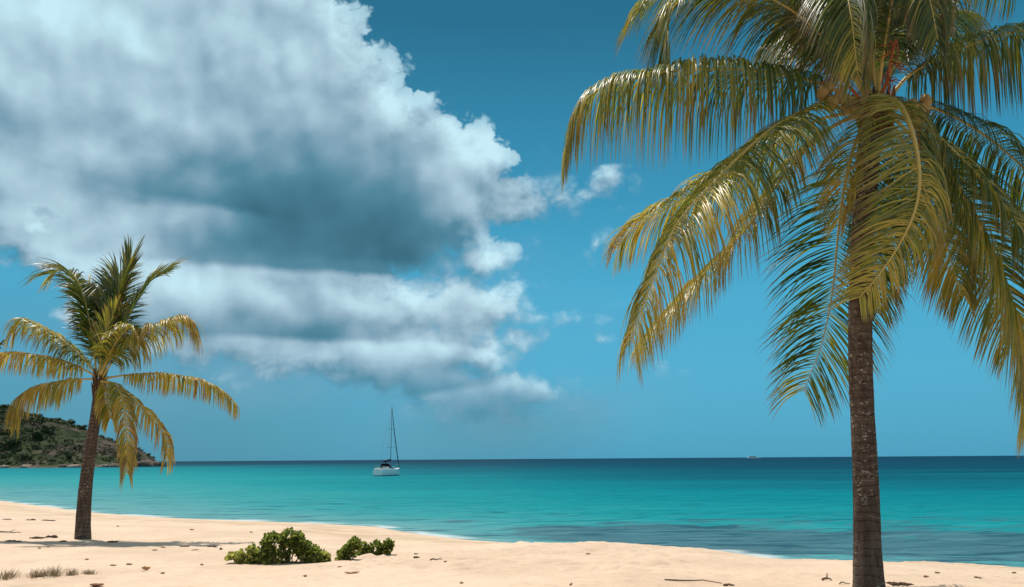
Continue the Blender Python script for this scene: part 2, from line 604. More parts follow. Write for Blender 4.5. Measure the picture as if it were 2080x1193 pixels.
# a faintly darker, trodden band along the top of the beach face
tb = N.math('MULTIPLY', N.math('MULTIPLY', N.rng(sh, 0.8, 2.2), N.rng(sh, 5.5, 3.5)), N.rng(N.noise(N.mapping(co, sc=(0.5, 2.2, 1)), 1.0, 4, 0.6), 0.42, 0.62))
c = N.mix(N.math('MULTIPLY', tb, 0.75), c, (0.52, 0.365, 0.21))
c = N.mix(N.math('MULTIPLY', wet, 0.6), c, (0.55, 0.42, 0.30))
hh = N.math('ADD', N.math('MULTIPLY', n2, 0.8), N.math('MULTIPLY', n3, 0.12))
N.put(out.inputs[0], principled(N, c, N.rng(wet, 0, 1, 0.85, 0.35), 0.2, bump(N, hh, 0.7, 0.08)).outputs[0])


def sand_full(X, Y):
    Z = sand_z(X, Y)
    for fx, fy, fr, fa in FOOT:
        jx = np.where(np.abs(X[0] - fx) < 4 * fr)[0]
        jy = np.where(np.abs(Y[:, 0] - fy) < 4 * fr)[0]
        if len(jx) and len(jy):
            a = np.ix_(jy, jx)
            r2 = ((X[a] - fx) / fr) ** 2 + ((Y[a] - fy) / (fr * 0.7)) ** 2
            Z[a] += fa * np.exp(-r2) - fa * 0.5 * np.exp(-(np.sqrt(r2) - 1.7) ** 2 * 3)
    return Z


xs = seq((-900, -130, 40), (-130, -26, 2.0), (-26, -12, 0.4), (-12, 13, 0.09), (13, 40, 1.0), (40, 900, 40))
ys = seq((-900, -30, 60), (-30, 8.4, 1.2), (8.4, 16, 0.07), (16, 26, 0.11), (26, 62, 0.5), (62, 140, 3), (140, 400, 20))
beach = grid_mesh("beach", xs, ys, sand_full, m_sand, {"shore": lambda X, Y: shore_dist(X, Y)})


# sea: the seabed's depth sets the water's colour (pale over sand, deep teal offshore, dull over the reef)
def sea_off(X, Y):
    return np.maximum(-shore_dist(X, Y), 0)


def sea_depth(X, Y):
    d = sea_off(X, Y)
    t = np.clip((X / np.maximum(Y, 1.0) + 0.45) / 0.85, 0, 1)
    t = t * t * (3 - 2 * t)
    far = np.clip((Y - 380) / 700.0, 0, 1)
    t = np.maximum(t, far * 0.9)
    return d * (0.17 + 0.83 * t)


def sea_z(X, Y):
    d = sea_off(X, Y)
    w = np.clip(d / 3, 0, 1) * np.clip((90 - d) / 60, 0, 1)
    ph = d * 1.35 + 1.6 * fbm(X * 0.10, Y * 0.10, 2, 41)
    sw = np.sin(ph) + 0.35 * np.sin(2.1 * ph + 0.7)
    a = 0.045 * (0.4 + 0.9 * np.clip(0.5 + fbm(X * 0.14, Y * 0.2, 2, 43), 0, 1.3))
    k = np.clip((X + 10) / 12, 0.15, 1)
    return w * k * (a * sw + 0.022 * fbm(X * 0.7, Y * 1.4, 3, 47))


m_sea, N, out = material("sea_water")
geo = N.n('ShaderNodeNewGeometry').outputs['Position']
dep = N.n('ShaderNodeAttribute', attribute_name="depth").outputs['Fac']
off = N.n('ShaderNodeAttribute', attribute_name="offshore").outputs['Fac']
pn = N.noise(N.mapping(geo, sc=(0.02, 0.05, 1)), 1.0, 4, 0.55, dims='2D')
dd = N.math('MULTIPLY', dep, N.rng(pn, 0.2, 0.8, 0.6, 1.5, False))
lg = N.math('DIVIDE', N.math('LOGARITHM', N.math('ADD', dd, 1.0), 2.718), 7.0)
DEEP = [(0.0, (0.16, 0.36, 0.36)), (0.10, (0.105, 0.325, 0.335)), (0.22, (0.040, 0.300, 0.310)), (0.36, (0.010, 0.255, 0.275)),
        (0.50, (0.002, 0.195, 0.230)), (0.62, (0.001, 0.120, 0.160)), (0.76, (0.001, 0.058, 0.098)), (1.0, (0.001, 0.038, 0.075))]
c = N.ramp(lg, DEEP)
# reef and weed
rn = N.noise(N.mapping(geo, sc=(0.20, 0.60, 1)), 1.0, 5, 0.6, dims='2D')
reefm = N.n('ShaderNodeAttribute', attribute_name="reef").outputs['Fac']
rn2 = N.noise(N.mapping(geo, sc=(0.9, 3.0, 1)), 1.0, 4, 0.6, dims='2D')
rs = N.math('ADD', N.math('MULTIPLY', rn, 1.5), N.math('MULTIPLY', rn2, 0.8))
rf = N.rng(N.math('ADD', rs, N.math('MULTIPLY', reefm, 0.70)), 1.42, 1.84)
c = N.mix(N.math('MULTIPLY', rf, 0.80), c, (0.062, 0.125, 0.160))
# long wave streaks, their shading put into the water colour
st = N.noise(N.mapping(geo, sc=(0.05, 0.35, 1)), 1.0, 4, 0.6, dims='2D')
c = N.mix(N.math('MULTIPLY', N.rng(st, 0.45, 0.7), 0.30), c, N.vmath('MULTIPLY', c, (0.55, 0.72, 0.78)))
# ripple shading painted into the colour as finer dark and light streaks
st2 = N.noise(N.mapping(geo, sc=(0.42, 2.3, 1)), 1.0, 4, 0.65, 0.4, dims='2D')
c = N.mix(N.math('MULTIPLY', N.rng(st2, 0.50, 0.70), 0.62), c, N.vmath('MULTIPLY', c, (0.45, 0.62, 0.68)))
st3 = N.noise(N.mapping(geo, sc=(0.30, 1.25, 1), loc=(7, 3, 0)), 1.0, 3, 0.55, 0.6, dims='2D')
near = N.rng(off, 30.0, 4.0)
c = N.mix(N.math('MULTIPLY', N.math('MULTIPLY', N.rng(st3, 0.56, 0.68), near), 0.75), c, N.vmath('MULTIPLY', c, (0.25, 0.45, 0.55)))  # dark sides of the near-shore waves, painted into the colour
c = N.mix(N.math('MULTIPLY', N.math('MULTIPLY', N.rng(st3, 0.44, 0.32), near), 0.35), c, (0.10, 0.26, 0.30))
c = N.mix(N.math('MULTIPLY', N.rng(st2, 0.46, 0.30), 0.22), c, N.vmath('MULTIPLY', c, (1.6, 1.3, 1.25)))
# thin foam on the waterline
fo = N.math('ADD', off, N.math('MULTIPLY', N.math('SUBTRACT', N.noise(geo, 0.6, 4, 0.6), 0.5), 0.9))
foam = N.math('MULTIPLY', N.rng(fo, 0.25, 1.0, 1, 0), N.rng(N.noise(N.mapping(geo, sc=(0.25, 0.5, 1)), 1.0, 3), 0.46, 0.60))
c = N.mix(N.math('MULTIPLY', foam, 0.7), c, (0.75, 0.78, 0.76))
h1 = N.noise(N.mapping(geo, sc=(0.9, 1.7, 1)), 1.0, 5, 0.6)
h2 = N.noise(N.mapping(geo, sc=(0.12, 0.30, 1)), 1.0, 3, 0.5)
hs = N.math('ADD', N.math('MULTIPLY', h1, 0.20), N.math('MULTIPLY', h2, 0.7))
nb = bump(N, hs, 0.85, 1.0)
df = N.n('ShaderNodeBsdfDiffuse')
N.put(df.inputs['Color'], c)
N.put(df.inputs['Normal'], nb)
gl = N.n('ShaderNodeBsdfGlossy')
gl.inputs['Roughness'].default_value = 0.22
N.put(gl.inputs['Normal'], nb)
fr_ = N.n('ShaderNodeFresnel')
fr_.inputs['IOR'].default_value = 1.33
N.put(fr_.inputs['Normal'], nb)
mx = N.n('ShaderNodeMixShader')
N.put(mx.inputs[0], N.rng(fr_.outputs[0], 0.02, 0.9, 0.02, 0.10, False))
N.put(mx.inputs[1], df.outputs[0])
N.put(mx.inputs[2], gl.outputs[0])
N.put(out.inputs[0], mx.outputs[0])


def reef(X, Y):
    # a broad reef close to the right-hand shore and two small patches in the shallows
    r = 0.0
    for (px, py, rx, ry, w) in [(1290, 1080, 4.5, 3.6, 1.25), (1430, 1092, 4.0, 3.0, 1.0), (1620, 1105, 8.0, 4.5, 0.7), (1900, 1100, 9.0, 5.5, 0.6), (2150, 1110, 9, 6, .6),
                                (930, 1060, 1.6, 0.8, 1.0), (850, 1079, 1.3, 0.45, 0.9), (610, 1049, 1.3, 0.5, 0.8), (1180, 1075, 3, 1.6, .7), (1700, 1055, 9, 5, .5)]:
        p = at_z(px, py, 0)
        r = r + w * np.exp(-((X - p.x) / rx) ** 2 - ((Y - p.y) / ry) ** 2)
    return np.minimum(r, 1.3)


xs = seq((-60000, -4000, 4000), (-4000, -500, 250), (-500, -70, 15), (-70, -24, 1.5), (-24, 24, 0.22), (24, 70, 2), (70, 500, 20), (500, 4000, 250), (4000, 60001, 4000))
ys = seq((-400, 10, 20), (10, 18, 1), (18, 44, 0.16), (44, 80, 0.6), (80, 160, 4), (160, 700, 15), (700, 4000, 200), (4000, 90001, 4000))
sea = grid_mesh("sea", xs, ys, sea_z, m_sea, {"depth": sea_depth, "offshore": sea_off, "reef": reef})


# ------------------------------------------------------------------ palms
def spline(pts, n):
    P = [Vector(p) for p in pts]
    P = [P[0] * 2 - P[1]] + P + [P[-1] * 2 - P[-2]]
    res = []
    segs = len(P) - 3
    for i in range(n):
        u = i / (n - 1) * segs
        k = min(int(u), segs - 1)
        t = u - k
        a, b, c, d = P[k], P[k + 1], P[k + 2], P[k + 3]
        res.append(0.5 * ((2 * b) + (c - a) * t + (2 * a - 5 * b + 4 * c - d) * t * t + (3 * b - a - 3 * c + d) * t ** 3))
    # even spacing
    L = [0.0]
    for a, b in zip(res[:-1], res[1:]):
        L.append(L[-1] + (b - a).length)
    out, k = [], 0
    for i in range(n):
        s = L[-1] * i / (n - 1)
        while k < n - 2 and L[k + 1] < s:
            k += 1
        f = (s - L[k]) / max(L[k + 1] - L[k], 1e-9)
        out.append(res[k].lerp(res[k + 1], f))
    return out, L[-1]


m_leaf, N, out = material("palm_leaflet")
at = N.n('ShaderNodeAttribute', attribute_name="leaf").outputs['Color']
lr, lg_, la = N.sep(at)
v = N.math('ADD', N.math('MULTIPLY', lr, 0.56), N.math('MULTIPLY_ADD', la, 0.62, -0.14))
c = N.ramp(v, [(0.0, (0.030, 0.060, 0.020)), (0.22, (0.080, 0.115, 0.030)), (0.42, (0.205, 0.215, 0.050)),
               (0.62, (0.440, 0.345, 0.065)), (0.80, (0.560, 0.390, 0.120)), (0.90, (0.42, 0.25, 0.10)), (1.0, (0.220, 0.120, 0.065))])
tipm = N.rng(N.math('ADD', lg_, N.math('MULTIPLY', N.math('SUBTRACT', lr, 0.5), 0.5)), 0.66, 1.02)
c = N.mix(N.math('MULTIPLY', tipm, 0.8), c, (0.24, 0.125, 0.075))
b = principled(N, c, 0.35, 0.6)
tr = N.n('ShaderNodeBsdfTranslucent')
N.put(tr.inputs[0], N.vmath('MULTIPLY', c, (1.6, 1.75, 0.6)))
mx = N.n('ShaderNodeMixShader')
mx.inputs[0].default_value = 0.40
N.put(mx.inputs[1], b.outputs[0])
N.put(mx.inputs[2], tr.outputs[0])
N.put(out.inputs[0], mx.outputs[0])

m_rib = simple_mat("palm_midrib", (0.46, 0.36, 0.09), (0.52, 0.38, 0.13), 6, 0.45, 0.4, 0.1)
m_fibre = simple_mat("palm_fibre", (0.10, 0.055, 0.03), (0.22, 0.13, 0.07), 25, 0.9, 0.1, 0.9, 0.03)
m_nut = simple_mat("coconut_husk", (0.36, 0.22, 0.05), (0.24, 0.15, 0.05), 9, 0.45, 0.4, 0.2)
m_flower = simple_mat("palm_flower", (0.42, 0.14, 0.05), (0.28, 0.07, 0.04), 14, 0.7, 0.2, 0.4)

m_bark, N, out = material("palm_bark")
co = N.n('ShaderNodeTexCoord').outputs['Object']
wob = N.math('MULTIPLY', N.math('SUBTRACT', N.noise(co, 3.0, 3), 0.5), 0.22)
z = N.math('ADD', N.sep(co)[2], wob)
ring = N.math('ABSOLUTE', N.math('SUBTRACT', N.math('FRACT', N.math('MULTIPLY', z, 9.0)), 0.5))
n1 = N.noise(N.mapping(co, sc=(14, 14, 3)), 1.0, 5, 0.65)
n2 = N.noise(co, 2.2, 3, 0.6)
c = N.mix(N.rng(n1, 0.3, 0.72), (0.056, 0.040, 0.031), (0.150, 0.110, 0.084))
c = N.mix(N.math('MULTIPLY', N.rng(n2, 0.35, 0.7), 0.5), c, (0.095, 0.062, 0.045))
c = N.mix(N.math('MULTIPLY', N.math('MULTIPLY', N.rng(ring, 0.40, 0.49), N.rng(n2, 0.3, 0.6)), 0.35), c, (0.045, 0.028, 0.020))
lich = N.math('MULTIPLY', N.rng(N.noise(N.mapping(co, sc=(18, 18, 30)), 1.0, 2, 0.5), 0.60, 0.67), N.rng(N.noise(co, 1.6, 2), 0.42, 0.6))
scar = N.math('MULTIPLY', N.rng(ring, 0.10, 0.02), N.rng(N.noise(N.mapping(co, sc=(5, 5, 3.5)), 1.0, 3, 0.6), 0.50, 0.62))
c = N.mix(N.math('MULTIPLY', scar, 0.6), c, (0.26, 0.20, 0.155))
c = N.mix(N.math('MULTIPLY', lich, 0.85), c, (0.45, 0.40, 0.34))
hb = N.math('ADD', N.math('MULTIPLY', n1, 0.5), N.math('MULTIPLY', N.rng(ring, 0.38, 0.5, 1, 0), 0.6))
N.put(out.inputs[0], principled(N, c, 0.85, 0.15, bump(N, hb, 0.8, 0.03)).outputs[0])

WIND = Vector((-0.16, 0.0, -0.02))


def frond(parent, pts, crown, leaf_len, droop=0.5, age=0.5, n=230, spread=60, lift=0.25, width=0.0185, stalk=0.16,
          seed=0, rib=0.030, wind=1.0, wr=1.0, dr2=1.0, ls=1.0, ag=0.50, tail=0.55, fan=1.0, mess=1.35):
    rnd = random.Random(seed)
    pts = [Vector(p) for p in pts]
    M_ = 72
    C, total = spline(pts, M_)
    outward = (C[int(M_ * 0.6)] - Vector(crown))
    outward.z = 0
    outward = outward.normalized() if outward.length > 0.05 else Vector((0, -1, 0))
    T0 = (C[1] - C[0]).normalized()
    Nn = Vector((0, 0, 1)) - outward * 0.7
    Nn = (Nn - T0 * Nn.dot(T0)).normalized()
    frames = []
    for i in range(M_):
        T = (C[min(i + 1, M_ - 1)] - C[max(i - 1, 0)]).normalized()
        Nn = (Nn - T * Nn.dot(T)).normalized()
        frames.append((T, Nn.copy(), T.cross(Nn)))
    mb, SEG = MB(), 6
    base_ph = rnd.uniform(0, 100)
    for k in range(n):
        t = stalk + (1 - stalk) * (k + 0.5) / n
        for sd_ in (-1, 1):
            if rnd.random() < 0.035:
                continue
            tt = min(t + rnd.uniform(-0.3, 0.3) / n, 0.999)
            f = tt * (M_ - 1)
            i = min(int(f), M_ - 2)
            p = C[i].lerp(C[i + 1], f - i)
            T, Nv, S = frames[i]
            q = (tt - stalk) / (1 - stalk)
            prof = min(1.0, 0.50 + 2.6 * q) * (1.0 - tail * max(0, (q - 0.5) / 0.5) ** 1.6)
            clump = mnoise.noise(Vector((tt * 9.0, sd_ * 3.3, base_ph)))
            clump2 = mnoise.noise(Vector((tt * 26.0, sd_ * 7.7, base_ph + 9)))
            ln = (ls if sd_ < 0 else 1.0) * leaf_len * prof * rnd.uniform(0.84, 1.06) * (1 + 0.12 * clump)
            al = R(spread * (1.15 - 0.50 * q) + rnd.uniform(-6, 6) * mess + 9 * clump2 * mess)
            li = lift * (1 - q * 0.6) + 0.22 * clump * mess + rnd.uniform(-0.10, 0.10) * mess
            d = (T * math.cos(al) + (S * sd_ * fan * math.cos(li) + Nv * math.sin(li)) * math.sin(al)).normalized()
            dr = droop * rnd.uniform(0.75, 1.25) * (1 + 0.35 * clump2) * (dr2 if sd_ < 0 else 1.0)
            tw = rnd.uniform(-0.5, 0.5) + 0.5 * clump2
            wv = (T - d * T.dot(d)).normalized()
            nv = d.cross(wv)
            wv = (wv * math.cos(tw) + nv * math.sin(tw)).normalized()
            rcol = min(1, max(0, rnd.gauss(0.5, 0.27) + 0.42 * clump))
            a_ = min(1, max(0, age + ag * (q - 0.5)))
            vs, fs, at_ = [], [], []
            bent = rnd.random() < 0.05 * mess
            for s in range(SEG + 1):
                u = s / SEG
                w = width * (0.35 + 0.65 * min(1, u * 5)) * (1 - u ** 2.2) ** 0.9 * 0.5 * (0.75 + 0.5 * prof)
                nrm = d.cross(wv).normalized()
                fold = nrm * w * 0.55
                vs += [p - wv * w + fold, p, p + wv * w + fold]
                at_ += [(rcol, u, a_)] * 3
                if s < SEG:
                    p = p + d * (ln / SEG)
                    g = Vector((0, 0, -1)) + WIND * wind * 2.2 * (wr if sd_ < 0 else 1.0)
                    d = (d + g * dr * (0.52 + 0.36 * u) * (2.6 if bent and s == 2 else 1)).normalized()
                    wv = (wv - d * wv.dot(d)).normalized()
            for s in range(SEG):
                o = s * 3
                fs += [(o, o + 1, o + 4, o + 3), (o + 1, o + 2, o + 5, o + 4)]
            mb.add(vs, fs, at_)
    fr = mb.build("frond", m_leaf, parent)
    rb = MB()
    step = C[::3] + [C[-1]]
    rb.tube(step, [rib * (1 - 0.88 * (i / (len(step) - 1)) ** 0.8) * (1.7 if i == 0 else 1.25 if i == 1 else 1) for i in range(len(step))], 6)
    ro = rb.build("midrib", m_rib, None)
    ro.data.transform(Matrix.Translation(-Vector(parent.location)))
    ro.parent = fr
    return fr


def trunk_mesh(parent, pts, rads, ring_gap=0.11, seed=0):
    rnd = random.Random(seed)
    C, L = spline(pts, 160)
    mb, n = MB(), 20
    vs, fs = [], []
    for i, p in enumerate(C):
        u = i / (len(C) - 1)
        r = np.interp(u, [x[0] for x in rads], [x[1] for x in rads])
        s = u * L
        ph = (s / ring_gap) % 1.0
        r = r * (1 + 0.022 * (1 - ph) - 0.012) + 0.006 * mnoise.noise(Vector((s * 2.3, seed, 0)))
        for k in range(n):
            a = 2 * math.pi * k / n
            rr = r * (1 + 0.04 * mnoise.noise(Vector((math.cos(a) * 1.6, math.sin(a) * 1.6, s * 1.1 + seed))))
            vs.append(p + Vector((math.cos(a) * rr, math.sin(a) * rr, 0)))
    for i in range(len(C) - 1):
        for k in range(n):
            k2 = (k + 1) % n
            fs.append((i * n + k, i * n + k2, (i + 1) * n + k2, (i + 1) * n + k))
    fs.append(tuple(range((len(C) - 1) * n, len(C) * n)))
    mb.add(vs, fs)
    return mb.build("trunk", m_bark, parent)


def pal(y0, lst):
    """photo pixels with a depth offset in metres -> points in the world"""
    return [at_y(x, y, y0 + dz) for x, y, dz in lst]


# ---- the big palm on the right
b0 = ground(1765, 1207)
Y0 = b0.y
PXM = FPX / Y0                        # photo pixels per metre at the palm
big = empty("palm_tree", b0, "tall coconut palm with drooping golden green fronds and coconuts, nearest on the right", "palm tree")
tp = pal(Y0, [(1767, 1225, 0), (1762, 1130, 0), (1759, 1000, 0), (1753, 860, 0), (1748, 740, 0), (1748, 620, 0.03), (1752, 480, .08), (1762, 340, .12), (1772, 235, .15)])
trunk_mesh(big, tp, [(0, 34 / PXM), (0.04, 29 / PXM), (0.12, 25.5 / PXM), (0.3, 23.5 / PXM), (0.6, 23 / PXM), (1, 24 / PXM)], 0.115, 3)
CR0 = at_y(1775, 215, Y0 + 0.15)

BIG = [
    # points (x, y, depth), leaflet length, droop, age, options
    # upright and upper fronds behind
    dict(p=[(1780, 215, .2), (1785, 60, .5), (1800, -120, .9), (1840, -260, 1.5)], L=1.39, d=.3, a=.06, ag=.3, spread=55),
    dict(p=[(1785, 210, .2), (1840, 70, .4), (1900, -30, .7), (1980, -70, 1.1), (2060, -30, 1.4)], L=1.51, d=.9, a=.03, ag=.3, spread=65),
    dict(p=[(1765, 210, .2), (1700, 60, .5), (1610, -70, .8), (1500, -150, 1.2), (1390, -150, 1.5)], L=1.51, d=.9, a=.07, ag=.3, spread=65),
    dict(p=[(1775, 215, .25), (1830, 120, 1.0), (1880, 50, 1.9), (1930, 40, 2.8), (1960, 90, 3.3)], L=1.39, d=1.0, a=.01, ag=.3, spread=65),
    dict(p=[(1765, 210, .25), (1720, 110, 1.0), (1660, 60, 1.9), (1600, 70, 2.8), (1560, 130, 3.4)], L=1.39, d=1.0, a=.03, ag=.3, spread=65),
    dict(p=[(1760, 210, .1), (1720, 90, .1), (1670, -10, .1), (1600, -80, .1), (1530, -90, .1), (1470, -40, .1)], L=1.45, d=.8, a=.06, ag=.3, spread=62),
    dict(p=[(1778, 210, .1), (1770, 60, -.1), (1755, -90, -.3), (1730, -190, -.8)], L=1.39, d=.5, a=.05, ag=.3, spread=55),
    # upper left pair
    dict(p=[(1765, 205, .1), (1690, 95, -.1), (1600, 15, -.3), (1490, -30, -.4), (1400, -15, -.5), (1358, 40, -.55), (1354, 130, -.55)], L=1.45, d=.65, a=.22, spread=58, n=232, wind=.4),
    dict(p=[(1762, 208, .15), (1690, 60, .2), (1600, -30, .2), (1490, -65, .2), (1380, -45, .1), (1310, 5, .1), (1282, 45, .1)], L=1.33, d=.6, a=.36, spread=58, n=215, wind=.6),
    # top, hanging towards the viewer
    dict(p=[(1770, 205, 0), (1745, 60, -.5), (1728, -30, -1.0), (1720, -25, -1.5), (1732, 55, -1.75), (1742, 150, -1.8)], L=1.16, d=.9, a=.20, spread=48, n=215),
    dict(p=[(1782, 205, 0), (1800, 70, -.4), (1822, -40, -.8), (1850, -60, -1.2), (1885, -10, -1.5), (1905, 80, -1.6)], L=1.04, d=.9, a=.08, spread=48),
    # long left arch
    dict(p=[(1755, 212, .05), (1660, 168, -.15), (1560, 147, -.35), (1450, 140, -.5), (1340, 146, -.6), (1235, 170, -.65), (1172, 225, -.65), (1148, 300, -.6)], L=1.60, d=2.3, a=.38, n=269, spread=72, lift=.1, wind=.15),
    # lower left group
    dict(p=[(1750, 222, -.05), (1690, 218, -.35), (1630, 226, -.65), (1550, 275, -1.0), (1450, 370, -1.3), (1375, 455, -1.45), (1330, 560, -1.5), (1300, 640, -1.5), (1284, 695, -1.45)], L=1.42, d=.75, a=.52, n=255, spread=74, lift=.0, wind=-.2, rib=.034),
    dict(p=[(1752, 225, .15), (1660, 245, .5), (1560, 300, .8), (1450, 370, 1.0), (1350, 425, 1.1), (1280, 470, 1.15), (1255, 505, 1.15)], L=1.2, d=.8, a=.58, spread=66, n=220, wind=.3),
    dict(p=[(1755, 228, .1), (1680, 265, .0), (1600, 345, -.2), (1520, 460, -.3), (1440, 545, -.35), (1360, 630, -.35), (1300, 700, -.3)], L=1.15, d=.75, a=.60, spread=66, n=220, wind=-.1),
    # behind the trunk, hanging, green
    dict(p=[(1765, 235, .4), (1735, 300, 1.0), (1712, 400, 1.4), (1700, 500, 1.5), (1690, 600, 1.5), (1668, 700, 1.45), (1632, 795, 1.4)], L=1.45, d=.22, a=.08, n=170, spread=68, lift=-.1, wind=.25),
    dict(p=[(1770, 240, .4), (1776, 330, .9), (1780, 430, 1.2), (1782, 530, 1.3), (1786, 630, 1.3)], L=0.93, d=.5, a=.15, n=142, spread=55, lift=-.1, wind=.0),
    # centre front, bright, swept to the left by the wind
    dict(p=[(1780, 215, -.1), (1800, 200, -.5), (1828, 213, -.9), (1855, 275, -1.2), (1868, 360, -1.35), (1858, 430, -1.4), (1822, 505, -1.4), (1780, 565, -1.35), (1745, 605, -1.3)], L=1.08, d=.42, a=.46, n=218, spread=76, lift=.2, wind=4.4, wr=.02, dr2=4.0, ls=.72, mess=2.6, rib=.050, stalk=.10),
    dict(p=[(1775, 225, -.1), (1755, 250, -.4), (1730, 310, -.7), (1712, 390, -.85), (1704, 450, -.9)], L=.8, d=.6, a=.62, n=82, spread=55, wind=1.8, mess=1.6),
    # right, hanging
    dict(p=[(1800, 228, .05), (1850, 250, -.1), (1905, 310, -.3), (1965, 410, -.45), (2020, 520, -.5), (2058, 640, -.5), (2078, 750, -.5), (2076, 835, -.45)], L=1.6, d=.48, a=.55, n=248, spread=66, lift=.0, wind=.8),
    dict(p=[(1795, 232, .1), (1830, 280, .3), (1872, 370, .5), (1910, 460, .6), (1935, 540, .6), (1950, 600, .6)], L=1.1, d=.6, a=.46, n=151, spread=60, wind=.8),
    dict(p=[(1800, 228, .1), (1845, 270, .3), (1910, 360, .5), (1985, 480, .6), (2035, 600, .6), (2058, 700, .6)], L=1.4, d=.5, a=.36, n=195, spread=64, wind=.9),
    # right, outward
    dict(p=[(1802, 222, .1), (1870, 214, .3), (1940, 238, .5), (2020, 290, .7), (2095, 360, .8), (2160, 460, .8), (2190, 590, .8)], L=1.33, d=1.6, a=.22, n=232, spread=70, lift=.1, wind=.2),
    dict(p=[(1795, 215, .1), (1850, 150, .05), (1930, 108, 0), (2020, 75, -.1), (2120, 60, -.2), (2230, 90, -.2), (2300, 180, -.2)], L=1.45, d=2.0, a=.24, n=250, spread=72, lift=.12, wind=.15),
    dict(p=[(1800, 228, -.05), (1880, 260, -.4), (1960, 330, -.7), (2050, 430, -.9), (2130, 560, -1.0), (2190, 700, -1.0)], L=1.10, d=1.2, a=.46, n=196, spread=62, wind=.4),
]
for i, q in enumerate(BIG):
    kw = {k: v for k, v in q.items() if k not in ('p', 'L', 'd', 'a')}
    frond(big, pal(Y0, q['p']), CR0, q['L'], q['d'], q['a'], seed=100 + i, **kw)

# crown core: fibre sheath, coconuts, flower stalks
mb = MB()
for k in range(26):
    a = 2 * math.pi * k / 13 + (0.2 if k >= 13 else 0)
    r0_, r1_ = 0.15, 0.26 + 0.04 * (k % 3)
    z0 = CR0.z - 0.55 + 0.18 * (k % 2)
    p0 = Vector((CR0.x + math.cos(a) * r0_, CR0.y + math.sin(a) * r0_, z0))
    p1 = Vector((CR0.x + math.cos(a) * (r0_ + .06), CR0.y + math.sin(a) * (r0_ + .06), z0 + .3))
    p2 = Vector((CR0.x + math.cos(a) * r1_, CR0.y + math.sin(a) * r1_, z0 + .55))
    mb.tube([p0, p1, p2], [0.085, 0.08, 0.03], 7, flat=0.4)
mb.build("leaf_sheath", m_fibre, big)
for (px, py, dz, s) in [(1672, 190, -0.75, 1), (1690, 210, -0.85, 1.05), (1708, 196, -0.80, 1), (1684, 178, -0.70, .9), (1720, 215, -0.70, .95),
                        (1852, 218, -.45, 1.1), (1872, 226, -.4, 1.1), (1862, 244, -.42, 1.05), (1880, 206, -.35, .95)]:
    mb = MB()
    mb.ellipsoid(at_y(px, py, Y0 + dz), (0.085 * s, 0.085 * s, 0.115 * s), 12, 9, Matrix.Rotation(rng.uniform(-.4, .4), 3, 'Y'), 0.12)
    mb.build("coconut", m_nut, big)
for pts, r in [([(1775, 225, 0), (1800, 170, -.4), (1812, 110, -.7), (1822, 80, -.8)], .035), ([(1765, 225, 0), (1720, 170, -.35), (1690, 150, -.55), (1682, 190, -.6)], .03),
               ([(1790, 228, 0), (1840, 210, -.3), (1866, 225, -.4), (1868, 300, -.42)], .05)]:
    mb = MB()
    C_, _ = spline(pal(Y0, pts), 12)
    mb.tube(C_, [r * (1 - .06 * i) for i in range(12)], 7)
    for k in range(22):
        i = 5 + k % 7
        d = Vector((rng.uniform(-1, 1), rng.uniform(-1, .4), rng.uniform(-1, .3))).normalized()
        mb.tube([C_[i], C_[i] + d * .12, C_[i] + d * .22 + Vector((0, 0, -.06))], [.010, .008, .004], 4)
    mb.build("flower_stalk", m_flower, big)

